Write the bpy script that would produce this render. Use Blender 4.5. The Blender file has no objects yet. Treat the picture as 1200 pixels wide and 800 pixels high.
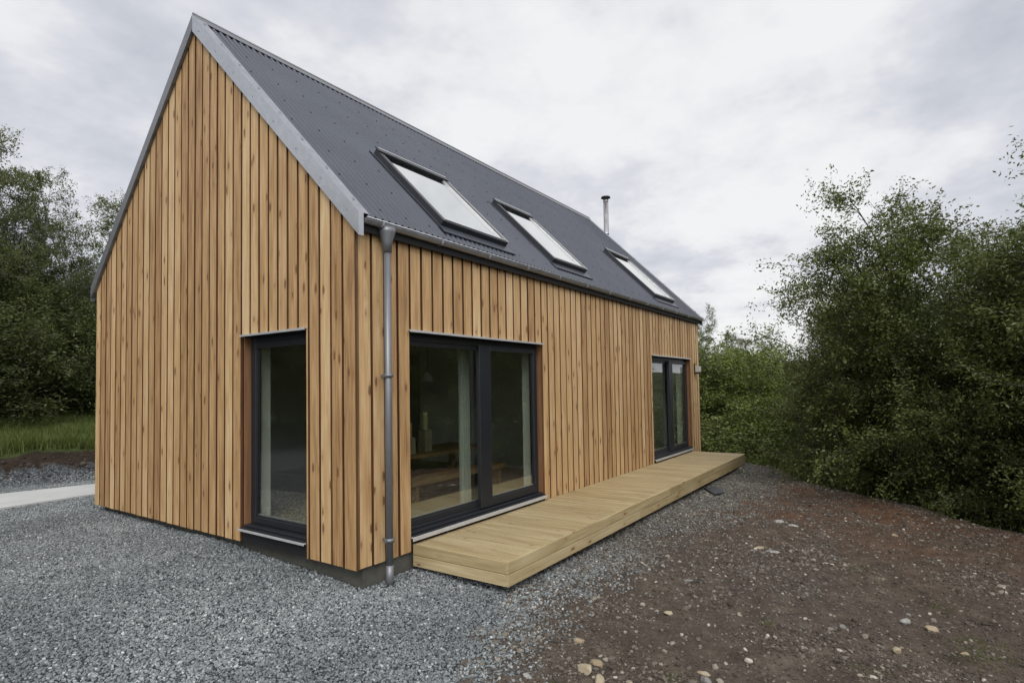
import bpy, bmesh, math, random
import numpy as np
from mathutils import Vector, Matrix

random.seed(7)
scene = bpy.context.scene
COL = scene.collection
R = math.radians

# ---------------------------------------------------------------- materials
def new_mat(name):
    m = bpy.data.materials.new(name); m.use_nodes = True
    nt = m.node_tree; nt.nodes.clear()
    out = nt.nodes.new('ShaderNodeOutputMaterial')
    return m, nt, out

class NT:
    """tiny helper to write node graphs"""
    def __init__(s, nt): s.nt = nt
    def n(s, t, **kw):
        nd = s.nt.nodes.new(t)
        for k, v in kw.items():
            if k.startswith('i_'):
                nd.inputs[k[2:].replace('_', ' ')].default_value = v
            else: setattr(nd, k, v)
        return nd
    def l(s, a, b): s.nt.links.new(a, b)
    def val(s, sock, v):
        if hasattr(v, 'is_linked') or isinstance(v, bpy.types.NodeSocket): s.l(v, sock)
        else: sock.default_value = v
    def math(s, op, a, b=None, c=None, clamp=False):
        nd = s.nt.nodes.new('ShaderNodeMath'); nd.operation = op; nd.use_clamp = clamp
        for i, v in enumerate((a, b, c)):
            if v is not None: s.val(nd.inputs[i], v)
        return nd.outputs[0]
    def vmath(s, op, a, b=None):
        nd = s.nt.nodes.new('ShaderNodeVectorMath'); nd.operation = op
        s.val(nd.inputs[0], a)
        if b is not None: s.val(nd.inputs[1], b)
        return nd.outputs[1] if op in ('DOT_PRODUCT', 'LENGTH') else nd.outputs[0]
    def mix(s, fac, a, b, mode='MIX'):
        nd = s.nt.nodes.new('ShaderNodeMix'); nd.data_type = 'RGBA'; nd.blend_type = mode
        s.val(nd.inputs[0], fac); s.val(nd.inputs[6], a); s.val(nd.inputs[7], b)
        return nd.outputs[2]
    def ramp(s, fac, stops, interp='LINEAR'):
        nd = s.nt.nodes.new('ShaderNodeValToRGB'); cr = nd.color_ramp; cr.interpolation = interp
        while len(cr.elements) < len(stops): cr.elements.new(0.5)
        for e, (p, c) in zip(cr.elements, stops):
            e.position = p; e.color = (c[0], c[1], c[2], 1) if not isinstance(c, float) else (c, c, c, 1)
        s.val(nd.inputs[0], fac)
        return nd.outputs[0]
    def noise(s, vec, scale, detail=3, rough=.55, out=0):
        nd = s.nt.nodes.new('ShaderNodeTexNoise')
        nd.inputs['Scale'].default_value = scale; nd.inputs['Detail'].default_value = detail; nd.inputs['Roughness'].default_value = rough
        if vec is not None: s.l(vec, nd.inputs['Vector'])
        return nd.outputs[out]
    def voro(s, vec, scale, feature='F1', out='Distance', rnd=1.0):
        nd = s.nt.nodes.new('ShaderNodeTexVoronoi'); nd.feature = feature
        nd.inputs['Scale'].default_value = scale; nd.inputs['Randomness'].default_value = rnd
        if vec is not None: s.l(vec, nd.inputs['Vector'])
        return nd.outputs[out]
    def coord(s): return s.nt.nodes.new('ShaderNodeNewGeometry').outputs['Position']
    def obj(s): return s.nt.nodes.new('ShaderNodeTexCoord').outputs['Object']
    def attr(s, name, out='Color'):
        nd = s.nt.nodes.new('ShaderNodeAttribute'); nd.attribute_name = name
        return nd.outputs[out]
    def bsdf(s, out, color, rough=.6, metal=0.0, spec=.5, normal=None):
        nd = s.nt.nodes.new('ShaderNodeBsdfPrincipled')
        s.val(nd.inputs['Base Color'], color); s.val(nd.inputs['Roughness'], rough)
        s.val(nd.inputs['Metallic'], metal); nd.inputs['Specular IOR Level'].default_value = spec
        if normal is not None: s.l(normal, nd.inputs['Normal'])
        s.l(nd.outputs[0], out.inputs[0])
        return nd
    def bump(s, h, strength=.3, dist=.01):
        nd = s.nt.nodes.new('ShaderNodeBump'); nd.inputs['Strength'].default_value = strength
        nd.inputs['Distance'].default_value = dist; s.l(h, nd.inputs['Height'])
        return nd.outputs[0]

def C4(r, g, b): return (r, g, b, 1)

def wood_mat(name, stops, axis, knot=.12, grain=34, rough=.62, grooves=None, dark=0.0):
    """planed softwood; axis = the direction the boards run; every board has its own tone in attribute bd"""
    m, nt, out = new_mat(name); N = NT(nt)
    p = N.obj(); bd = N.attr('bd'); sep = N.n('ShaderNodeSeparateColor'); N.l(bd, sep.inputs[0])
    off = N.vmath('MULTIPLY', bd, (13.0, 71.0, 37.0))
    pv = N.vmath('ADD', p, off)
    sc = [1.0, 1.0, 1.0]; sc[axis] = .045
    g = N.noise(N.vmath('MULTIPLY', pv, tuple(sc)), grain, 4, .65)
    sc2 = [1.0, 1.0, 1.0]; sc2[axis] = .16
    g2 = N.noise(N.vmath('MULTIPLY', pv, tuple(sc2)), 9, 2, .5)
    sc3 = [1.0, 1.0, 1.0]; sc3[axis] = .33
    kd = N.voro(N.vmath('MULTIPLY', pv, tuple(sc3)), 8.5)
    kw = N.noise(pv, 30, 2)
    kd2 = N.math('ADD', kd, N.math('MULTIPLY', N.math('SUBTRACT', kw, .5), .10))
    t = N.math('ADD', N.math('MULTIPLY', sep.outputs[0], .38), N.math('MULTIPLY', N.math('SUBTRACT', g, .5), .95))
    t = N.math('ADD', t, N.math('MULTIPLY', N.math('SUBTRACT', g2, .5), .55))
    t = N.math('ADD', t, .31)
    col = N.ramp(t, stops)
    # board hue: a few boards redder, a few greyer
    col = N.mix(N.math('MULTIPLY', sep.outputs[2], .30), col, N.mix(.5, col, C4(.23, .115, .062)))
    ring = N.math('SMOOTHSTEP' if False else 'LESS_THAN', kd2, knot) if False else N.ramp(kd2, [(knot*.75, 1.0), (knot*1.15, 0.0)])
    col = N.mix(N.math('MULTIPLY', ring, .85), col, C4(.075, .034, .014))
    halo = N.ramp(kd2, [(knot, .30), (knot*2.4, 0.0)])
    col = N.mix(halo, col, C4(.28, .135, .05))
    h = g
    if grooves is not None:
        ax, pitch = grooves
        sx = N.n('ShaderNodeSeparateXYZ'); N.l(p, sx.inputs[0])
        w = N.math('SINE', N.math('MULTIPLY', sx.outputs[ax], 2*math.pi/pitch))
        col = N.mix(N.math('MULTIPLY', N.math('ADD', N.math('MULTIPLY', w, .5), .5), .45), col, N.mix(1.0, col, C4(.42, .38, .33), 'MULTIPLY'))
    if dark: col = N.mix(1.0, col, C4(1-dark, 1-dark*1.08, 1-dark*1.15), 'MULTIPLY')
    N.bsdf(out, col, rough, 0, .35, N.bump(h, .25, .004))
    return m

def metal_mat(name, c, metal=.7, rough=.45, var=.2, scale=6, bump=0):
    m, nt, out = new_mat(name); N = NT(nt)
    p = N.obj()
    a = N.noise(p, scale, 4, .6); b = N.voro(p, scale*7, out='Color')
    sb = N.n('ShaderNodeSeparateColor'); N.l(b, sb.inputs[0])
    t = N.math('ADD', N.math('MULTIPLY', a, .75), N.math('MULTIPLY', sb.outputs[0], .25))
    col = N.ramp(t, [(.25, tuple(x*(1-var) for x in c)), (.75, tuple(x*(1+var) for x in c))])
    rr = N.ramp(a, [(.2, max(rough-.10, .05)), (.8, rough+.10)])
    N.bsdf(out, col, rr, metal, .5)
    return m

def plain_mat(name, c, rough=.6, var=.12, scale=8, spec=.4, bump=.15, bscale=60, metal=0):
    m, nt, out = new_mat(name); N = NT(nt)
    p = N.obj()
    a = N.noise(p, scale, 5, .6)
    col = N.ramp(a, [(.25, tuple(x*(1-var) for x in c)), (.75, tuple(x*(1+var) for x in c))])
    N.bsdf(out, col, rough, metal, spec, N.bump(N.noise(p, bscale, 3), bump, .005))
    return m

def glass_mat(name, f0, power=4.0, tint=(.80, .84, .80), rough=.0):
    m, nt, out = new_mat(name); N = NT(nt)
    lw = N.n('ShaderNodeLayerWeight'); lw.inputs[0].default_value = .5
    f = N.math('MULTIPLY', N.math('POWER', lw.outputs['Facing'], power), 1-f0)
    f = N.math('ADD', f, f0, clamp=True)
    wob = N.noise(N.obj(), 1.6, 1)
    tr = N.n('ShaderNodeBsdfTransparent'); tr.inputs[0].default_value = C4(*tint)
    gl = N.n('ShaderNodeBsdfGlossy'); gl.inputs['Roughness'].default_value = rough; gl.inputs[0].default_value = C4(.95, .97, .95)
    N.l(N.bump(wob, .04, .01), gl.inputs['Normal'])
    mx = N.n('ShaderNodeMixShader'); N.l(f, mx.inputs[0]); N.l(tr.outputs[0], mx.inputs[1]); N.l(gl.outputs[0], mx.inputs[2])
    N.l(mx.outputs[0], out.inputs[0])
    return m

LARCH = [(.06, (.150, .078, .030)), (.34, (.375, .222, .096)), (.62, (.530, .350, .168)), (.94, (.670, .515, .305))]
M = {}
M['larch'] = wood_mat('larch_cladding', LARCH, 2, knot=.15)
M['larch_back'] = wood_mat('larch_back_shaded', LARCH, 2, dark=.93)  # same larch, colour multiplied down to stand for shadow in the joints
M['larch_edge'] = wood_mat('larch_edge_joint_shade', [(.1, (.060, .026, .011)), (.9, (.170, .080, .034))], 2)  # red-brown board edges, darkened further for the shade inside the gaps
M['reveal'] = wood_mat('larch_reveal', [(.1, (.13, .062, .028)), (.9, (.30, .16, .075))], 2)
DECK = [(.08, (.225, .165, .075)), (.45, (.385, .300, .155)), (.95, (.560, .470, .285))]
M['deck_top'] = wood_mat('deck_boards', DECK, 1, knot=.08, grooves=(0, .020))
M['deck_side'] = wood_mat('deck_fascia', DECK, 0, knot=.12)
M['deck_end'] = wood_mat('deck_end_fascia', DECK, 1, knot=.12)
M['post'] = wood_mat('deck_post', [(.1, (.13, .085, .045)), (.9, (.30, .20, .11))], 2)
M['oak_x'] = wood_mat('table_oak', [(.1, (.16, .10, .045)), (.9, (.40, .27, .14))], 0)
M['galv'] = metal_mat('galvanised_steel', (.52, .53, .54), .92, .27, .10, 2.2)
M['galv_dull'] = metal_mat('dull_zinc', (.34, .35, .37), .6, .42, .18, 7)
M['alu'] = metal_mat('mill_aluminium', (.62, .62, .61), .5, .40, .10, 9)
M['pipe'] = plain_mat('dull_grey_pipe', (.175, .18, .188), .38, .10, 4, .6, .02, metal=.35)
M['stainless'] = metal_mat('stainless_flue', (.52, .51, .50), .9, .30, .14, 4)
M['frame'] = plain_mat('anthracite_paint', (.013, .0145, .018), .42, .15, 5, .5, .05)
M['skyframe'] = plain_mat('dark_skylight_cover', (.030, .031, .035), .38, .15, 5, .5, .05)
M['membrane'] = plain_mat('black_membrane', (.012, .012, .013), .7)
M['plaster'] = plain_mat('white_plaster', (.72, .73, .70), .8, .04, 3)
M['plinth'] = plain_mat('concrete_plinth', (.085, .083, .070), .9, .35, 5, .2, .5, 70)
M['path'] = plain_mat('pale_concrete', (.46, .46, .44), .85, .10, 1.6, .2, .3, 90)
M['int_floor'] = wood_mat('interior_floor', [(.1, (.30, .24, .16)), (.9, (.48, .40, .29))], 0, knot=.05)
M['curtain'] = plain_mat('white_cotton', (.46, .48, .45), .9, .05)
M['wax'] = plain_mat('candle_wax', (.62, .64, .34), .5, .06)
M['holder'] = plain_mat('pale_holder', (.36, .32, .22), .7, .2)
M['lampblack'] = plain_mat('dark_bronze', (.035, .028, .022), .5, .2)
M['lampglass'] = plain_mat('frosted_lamp', (.42, .40, .36), .4, .06)
M['slate'] = plain_mat('dark_slate', (.035, .037, .042), .55, .3, 9, .4, .4, 40)
M['pane'] = glass_mat('window_glass', .23, 3.8, (.70, .75, .68))
M['skypane'] = glass_mat('skylight_glass', .30, 1.1, (.55, .58, .60), .015)

# corrugated roof
def roof_mat():
    m, nt, out = new_mat('anthracite_roof_sheet'); N = NT(nt); p = N.obj()
    a = N.noise(p, 1.3, 4, .6); b = N.noise(N.vmath('MULTIPLY', p, (3.0, 1.0, 1.0)), 14, 3)
    t = N.math('ADD', N.math('MULTIPLY', a, .6), N.math('MULTIPLY', b, .4))
    col = N.ramp(t, [(.3, (.038, .044, .058)), (.7, (.064, .072, .090))])
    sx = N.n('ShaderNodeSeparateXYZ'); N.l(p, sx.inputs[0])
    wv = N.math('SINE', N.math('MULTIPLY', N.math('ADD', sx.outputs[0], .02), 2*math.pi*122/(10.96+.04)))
    valley_shade = N.ramp(N.math('ADD', N.math('MULTIPLY', wv, .5), .5), [(.05, .42), (.55, 1.0)])  # shade between the ribs, put into the colour of the valleys
    col = N.mix(1.0, col, valley_shade, 'MULTIPLY')
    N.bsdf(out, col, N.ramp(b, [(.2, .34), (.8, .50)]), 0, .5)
    return m
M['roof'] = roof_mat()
M['screw'] = plain_mat('dark_screw', (.028, .030, .036), .5)

def bark_mat(name, a, b):
    m, nt, out = new_mat(name); N = NT(nt); p = N.obj()
    n = N.noise(N.vmath('MULTIPLY', p, (1, 1, .35)), 22, 4, .65)
    N.bsdf(out, N.ramp(n, [(.3, a), (.7, b)]), .9, 0, .2, N.bump(n, .6, .01))
    return m
M['bark'] = bark_mat('willow_bark', (.030, .026, .019), (.085, .074, .058))
M['birch'] = bark_mat('birch_bark', (.06, .055, .048), (.30, .28, .25))

def leaf_mat(name, stops, trans=.30, gloss=.45):
    m, nt, out = new_mat(name); N = NT(nt)
    v = N.attr('lv', 'Fac'); oi = N.n('ShaderNodeObjectInfo')
    col = N.ramp(v, stops)
    hue = N.n('ShaderNodeHueSaturation'); N.l(col, hue.inputs['Color'])
    N.l(N.math('ADD', N.math('MULTIPLY', oi.outputs['Random'], .022), .489), hue.inputs['Hue'])
    N.l(N.math('ADD', N.math('MULTIPLY', oi.outputs['Random'], .35), .82), hue.inputs['Value'])
    col = hue.outputs[0]
    pb = N.n('ShaderNodeBsdfPrincipled'); N.l(col, pb.inputs['Base Color']); pb.inputs['Roughness'].default_value = gloss
    pb.inputs['Specular IOR Level'].default_value = .35
    tl = N.n('ShaderNodeBsdfTranslucent'); N.l(N.mix(.4, col, C4(.12, .16, .02)), tl.inputs[0])
    mx = N.n('ShaderNodeMixShader'); mx.inputs[0].default_value = trans
    N.l(pb.outputs[0], mx.inputs[1]); N.l(tl.outputs[0], mx.inputs[2]); N.l(mx.outputs[0], out.inputs[0])
    return m
M['leaf'] = leaf_mat('willow_leaves', [(0, (.056, .070, .016)), (.5, (.108, .128, .034)), (.85, (.155, .175, .055)), (1, (.20, .21, .09))])
M['leaf_dark'] = leaf_mat('dark_leaves', [(0, (.042, .054, .014)), (.6, (.086, .104, .030)), (1, (.14, .16, .06))])
M['leaf_bright'] = leaf_mat('fresh_leaves', [(0, (.062, .080, .013)), (.5, (.140, .172, .034)), (1, (.22, .25, .07))])
M['grass'] = leaf_mat('grass_blades', [(0, (.055, .074, .016)), (.5, (.105, .138, .030)), (.8, (.140, .160, .045)), (1, (.18, .16, .07))], .25, .6)

def stone_mat(name, stops):
    m, nt, out = new_mat(name); N = NT(nt); p = N.obj()
    v = N.attr('tone', 'Fac')
    n = N.noise(p, 90, 3)
    t = N.math('ADD', v, N.math('MULTIPLY', N.math('SUBTRACT', n, .5), .25))
    N.bsdf(out, N.ramp(t, stops), .85, 0, .3, N.bump(n, .4, .003))
    return m
M['gravel'] = stone_mat('grey_gravel', [(0, (.056, .062, .062)), (.45, (.150, .164, .164)), (.8, (.275, .294, .290)), (1, (.48, .50, .48))])
M['gravelmix'] = stone_mat('dusty_gravel', [(0, (.044, .040, .034)), (.4, (.108, .104, .092)), (.8, (.20, .198, .18)), (1, (.38, .38, .35))])
M['rubble'] = stone_mat('mixed_rubble', [(0, (.034, .026, .019)), (.40, (.072, .058, .044)), (.72, (.145, .125, .098)), (.92, (.26, .23, .18)), (1, (.42, .39, .33))])
M['rock'] = stone_mat('tan_rock', [(0, (.14, .105, .060)), (.5, (.27, .215, .135)), (1, (.42, .37, .27))])
M['rockgrey'] = stone_mat('grey_rock', [(0, (.10, .095, .085)), (.5, (.22, .21, .19)), (1, (.40, .39, .36))])

def ground_mat():
    m, nt, out = new_mat('ground_soil_and_gravel'); N = NT(nt); p = N.coord()
    ga = N.attr('gm', 'Fac'); gr = N.attr('gr', 'Fac'); rd = N.attr('rd', 'Fac'); dk = N.attr('dk', 'Fac')
    big = N.noise(p, .9, 4, .6); mid = N.noise(p, 5, 5, .65); fine = N.noise(p, 45, 4, .7)
    soil = N.ramp(N.math('ADD', N.math('MULTIPLY', mid, .55), N.math('MULTIPLY', fine, .45)),
                  [(.30, (.027, .021, .016)), (.52, (.080, .063, .048)), (.72, (.148, .121, .094))])
    red = N.mix(1.0, soil, C4(1.35, .92, .72), 'MULTIPLY')
    soil = N.mix(N.math('MULTIPLY', rd, N.ramp(big, [(.35, 0.25), (.6, 1.0)])), soil, red)
    soil = N.mix(dk, soil, N.mix(1.0, soil, C4(.38, .34, .32), 'MULTIPLY'))
    cellc = N.voro(p, 42, out='Color'); sc = N.n('ShaderNodeSeparateColor'); N.l(cellc, sc.inputs[0])
    celld = N.voro(p, 42, 'DISTANCE_TO_EDGE')
    grav = N.ramp(sc.outputs[0], [(0, (.045, .05, .054)), (.5, (.105, .117, .124)), (1, (.26, .275, .28))])
    grav = N.mix(N.ramp(celld, [(0, 1.0), (.10, 0.0)]), grav, C4(.022, .023, .024))
    k = N.math('ADD', ga, N.math('MULTIPLY', N.math('SUBTRACT', mid, .5), .9))
    k = N.ramp(k, [(.38, 0.0), (.62, 1.0)])
    col = N.mix(k, soil, grav)
    gcol = N.ramp(mid, [(.3, (.018, .026, .008)), (.7, (.050, .066, .020))])
    kg = N.ramp(N.math('ADD', gr, N.math('MULTIPLY', N.math('SUBTRACT', mid, .5), .5)), [(.4, 0.0), (.6, 1.0)])
    col = N.mix(kg, col, gcol)
    h = N.math('ADD', N.math('MULTIPLY', fine, .5), N.math('MULTIPLY', N.math('MULTIPLY', N.ramp(celld, [(0, 0.0), (.25, 1.0)]), k), .8))
    N.bsdf(out, col, .95, 0, .15, N.bump(h, .9, .02))
    return m
M['ground'] = ground_mat()

# ---------------------------------------------------------------- objects
def tag(o, label=None, cat=None, group=None, kind=None):
    if label: o['label'] = label
    if cat: o['category'] = cat
    if group: o['group'] = group
    if kind: o['kind'] = kind
    return o

def thing(name, loc, label, cat, group=None):
    o = bpy.data.objects.new(name, None); o.location = loc; o.empty_display_size = .2; COL.objects.link(o)
    return tag(o, label, cat, group)

def world_loc(o):
    v = Vector(o.location)
    while o.parent: o = o.parent; v += Vector(o.location)
    return v

class MB:
    """collects shapes (world coordinates) and links them as one mesh object"""
    def __init__(s): s.v = []; s.f = []; s.bd = []; s.mi = []; s.sm = []
    def add(s, vs, fs, bd=(.5, .5, .2), mi=0, smooth=False):
        k = len(s.v); s.v.extend(tuple(v) for v in vs); s.bd.extend([bd]*len(vs))
        for f in fs: s.f.append(tuple(i+k for i in f)); s.mi.append(mi); s.sm.append(smooth)
    HEX = [(0, 3, 2, 1), (4, 5, 6, 7), (0, 1, 5, 4), (1, 2, 6, 5), (2, 3, 7, 6), (3, 0, 4, 7)]
    def hexa(s, p8, mis=None, **k):
        s.add(p8, s.HEX, **k)
        if mis: s.mi[-6:] = mis
    def box(s, a, b, mp=None, **k):
        (x0, y0, z0), (x1, y1, z1) = a, b
        p = [(x0, y0, z0), (x1, y0, z0), (x1, y1, z0), (x0, y1, z0), (x0, y0, z1), (x1, y0, z1), (x1, y1, z1), (x0, y1, z1)]
        if mp: p = [mp(*q) for q in p]
        s.hexa(p, **k)
    def tube(s, pts, rad, sides=8, cap=True, smooth=True, **k):
        pts = [Vector(p) for p in pts]; rr = rad if isinstance(rad, (list, tuple)) else [rad]*len(pts)
        vs = []; fs = []; up = None
        for i, p in enumerate(pts):
            d = (pts[min(i+1, len(pts)-1)]-pts[max(i-1, 0)]).normalized()
            if up is None: up = Vector((1, 0, 0)) if abs(d.x) < .8 else Vector((0, 1, 0))
            a = d.cross(up).normalized(); b = d.cross(a).normalized(); up = b.cross(d)*-1 if False else up
            for j in range(sides):
                t = 2*math.pi*j/sides
                vs.append(p+(a*math.cos(t)+b*math.sin(t))*rr[i])
        for i in range(len(pts)-1):
            for j in range(sides):
                j2 = (j+1) % sides
                fs.append((i*sides+j, i*sides+j2, (i+1)*sides+j2, (i+1)*sides+j))
        if cap:
            fs.append(tuple(range(sides))[::-1]); fs.append(tuple((len(pts)-1)*sides+j for j in range(sides)))
        s.add(vs, fs, smooth=smooth, **k)
    def build(s, name, mats, parent=None, bevel=0.0, label=None):
        if not isinstance(mats, (list, tuple)): mats = [mats]
        me = bpy.data.meshes.new(name)
        org = world_loc(parent) if parent else Vector((0, 0, 0))
        me.from_pydata([(v[0]-org.x, v[1]-org.y, v[2]-org.z) for v in s.v], [], s.f)
        for m in mats: me.materials.append(m)
        me.polygons.foreach_set('material_index', s.mi)
        me.polygons.foreach_set('use_smooth', s.sm)
        at = me.attributes.new('bd', 'FLOAT_COLOR', 'POINT')
        at.data.foreach_set('color', np.c_[np.array(s.bd, dtype=np.float32), np.ones(len(s.bd))].astype(np.float32).ravel())
        bm = bmesh.new(); bm.from_mesh(me); bmesh.ops.recalc_face_normals(bm, faces=bm.faces); bm.to_mesh(me); bm.free()
        o = bpy.data.objects.new(name, me); COL.objects.link(o)
        if parent: o.parent = parent
        if bevel:
            md = o.modifiers.new('edge', 'BEVEL'); md.width = bevel; md.segments = 1; md.limit_method = 'ANGLE'
        if label: o['label'] = label
        return o

def rb(lo=0.0, hi=1.0): return (random.uniform(lo, hi), random.random(), random.random()**2)

def smooth(a, b, x):
    t = np.clip((np.asarray(x, dtype=float)-a)/(b-a), 0, 1); return t*t*(3-2*t)

# ---------------------------------------------------------------- house dimensions (metres; 0,0,0 = lower front corner of the cladding)
L, W, RZ = 10.96, 6.02, 6.46
HW = W/2
def roof_z(y): return RZ-abs(y-HW)                 # 45 degree roof, top of sheets
GW = (.748, 1.928, .156, 2.325)                    # window in the gable: y0 y1 z0 z1
D1 = (.713, 3.371, .153, 2.303)                    # patio doors in the long side: x0 x1 z0 z1
D2 = (7.684, 10.195, .153, 2.303)
SKY = [(1.355, 2.665, .12, 1.25), (3.905, 5.010, .13, 1.27), (8.140, 9.400, .11, 1.27)]

mp_side = lambda u, w, z: (u, w, z)
mp_gable = lambda u, w, z: (w, u, z)
mp_back = lambda u, w, z: (u, W-w, z)
mp_far = lambda u, w, z: (L-w, u, z)

house = thing('house', (0, 0, -.22), 'timber clad house with steep dark corrugated roof, pale metal verges and three skylights', 'house')

# --- cladding: boards with open joints over back boards coloured dark for the joint shadow
def cladding(mp, u0, u1, ztop, openings, label=None, corner=(0, 0)):
    mb = MB(); bk = MB()
    n = round((u1-u0)/.1755); pitch = (u1-u0)/n
    for i in range(n):
        jl = random.uniform(-.003, .003); jr = random.uniform(-.003, .003)
        a = u0+i*pitch+(.0 if i == 0 and corner[0] else .0165+jl)
        b = u0+(i+1)*pitch-(.0 if i == n-1 and corner[1] else .0165+jr)
        dj = random.uniform(0, .003); tone = rb(.05, .95); zb = random.uniform(-.004, .003)
        cuts = sorted({a, b} | {c for o in openings for c in (o[0], o[1]) if a+.004 < c < b-.004})
        for ca, cb in zip(cuts[:-1], cuts[1:]):
            mid = (ca+cb)/2; spans = [(zb, None)]
            for o in openings:
                if o[0] < mid < o[1]:
                    new = []
                    for s0, s1 in spans:
                        if s0 < o[2]: new.append((s0, o[2]))
                        new.append((o[3], s1))
                    spans = [q for q in new if q[1] is None or q[1]-q[0] > .01]
            for s0, s1 in spans:
                za = ztop(ca) if s1 is None else s1; zc = ztop(cb) if s1 is None else s1
                if za < s0+.02 and zc < s0+.02: continue
                za = max(za, s0+.01); zc = max(zc, s0+.01)
                p = [(ca, dj, s0), (cb, dj, s0), (cb, .033, s0), (ca, .033, s0), (ca, dj, za), (cb, dj, zc), (cb, .033, zc), (ca, .033, za)]
                mb.hexa([mp(*q) for q in p], bd=tone, mis=(0, 0, 0, 1, 0, 1))
    # back boards bridging each joint
    for i in range(n+1):
        c = u0+i*pitch; a, b = max(u0, c-.04), min(u1, c+.04); tone = rb(.0, .5)
        spans = [(.004, None)]
        for o in openings:
            if a < o[1] and b > o[0]:
                if o[0] < c < o[1]:
                    spans = [(o[3]+.002, None)] + ([(.004, o[2])] if o[2] > .05 else [])
                elif c <= o[0]: b = min(b, o[0])
                else: a = max(a, o[1])
        for s0, s1 in spans:
            za = ztop(a) if s1 is None else s1; zc = ztop(b) if s1 is None else s1
            p = [(a, .036, s0), (b, .036, s0), (b, .0445, s0), (a, .0445, s0), (a, .036, za), (b, .036, zc), (b, .0445, zc), (a, .0445, za)]
            bk.hexa([mp(*q) for q in p], bd=tone)
    o = mb.build('cladding', [M['larch'], M['larch_edge']], house, label=label)
    bk.build('back_boards', M['larch_back'], o)
    return o

gable_top = lambda u: roof_z(u)-.19      # wall core
clad_top = lambda u: roof_z(u)-.075
side_top = lambda u: 3.262
gw_open = (GW[0], GW[1], -.05, GW[3])              # boards stop beside the window all the way down
cladding(mp_gable, 0.0, W, clad_top, [gw_open], 'gable wall of vertical larch boards', (1, 1))
cladding(mp_side, .027, L-.027, side_top, [D1[:2]+(-.05, D1[3]), D2[:2]+(-.05, D2[3])], 'long side wall of vertical larch boards', (1, 1))
cladding(mp_far, 0.0, W, clad_top, [])
cladding(mp_back, .027, L-.027, side_top, [])

# --- wall cores with the openings left free (plaster inside, black membrane outside)
def wall_core(mp, u0, u1, z0, ztop, openings, d0, d1, mat, name, gable=False):
    mb = MB()
    us = sorted({u0, u1} | {c for o in openings for c in (o[0], o[1])})
    for a, b in zip(us[:-1], us[1:]):
        op = [o for o in openings if o[0] <= a and o[1] >= b]
        spans = [(z0, ztop)]
        for o in op: spans = [(z0, o[2]), (o[3], ztop)]
        for s0, s1 in spans:
            if s1-s0 > .002: mb.box((a, d0, s0), (b, d1, s1), mp)
    if gable:
        p = []
        for w in (d0, d1):
            p += [mp(u0, w, ztop), mp(u1, w, ztop), mp(u1, w, gable_top(u1)-.02), mp(HW, w, gable_top(HW)-.02), mp(u0, w, gable_top(u0)-.02)]
        mb.add(p, [(0, 1, 2, 3, 4), (9, 8, 7, 6, 5), (0, 5, 6, 1), (1, 6, 7, 2), (2, 7, 8, 3), (3, 8, 9, 4), (4, 9, 5, 0)])
    return mb.build(name, mat, house)
for mp, lo, ops, gab, end in ((mp_gable, W, [GW], True, .046), (mp_far, W, [], True, .046), (mp_side, L, [D1, D2], False, .352), (mp_back, L, [], False, .352)):
    wall_core(mp, end, lo-end, .0, 3.20 if not gab else 2.95, ops, .046, .060, M['membrane'], 'wall_membrane', gab)
    wall_core(mp, end if gab else .352, lo-(end if gab else .352), .0, 2.95, ops, .062, .350, M['plaster'], 'wall_lining')

mb = MB(); mb.box((.12, .04, -.45), (L-.12, W-.04, .0)); mb.build('plinth', M['plinth'], house, .004)
mb = MB()
for i in range(int((L-.8)/.19)):
    mb.box((.36+i*.19, .36, .10), (.36+i*.19+.187, W-.36, .147), bd=rb())
mb.build('interior_floor', M['int_floor'], house)
mb = MB(); mb.box((.352, .352, 2.46), (L-.352, W-.352, 2.56)); mb.build('ceiling_slab', M['plaster'], house)
mb = MB(); mb.box((5.45, .352, .148), (5.55, 4.4, 2.458)); mb.build('partition_wall', M['plaster'], house)

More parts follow.
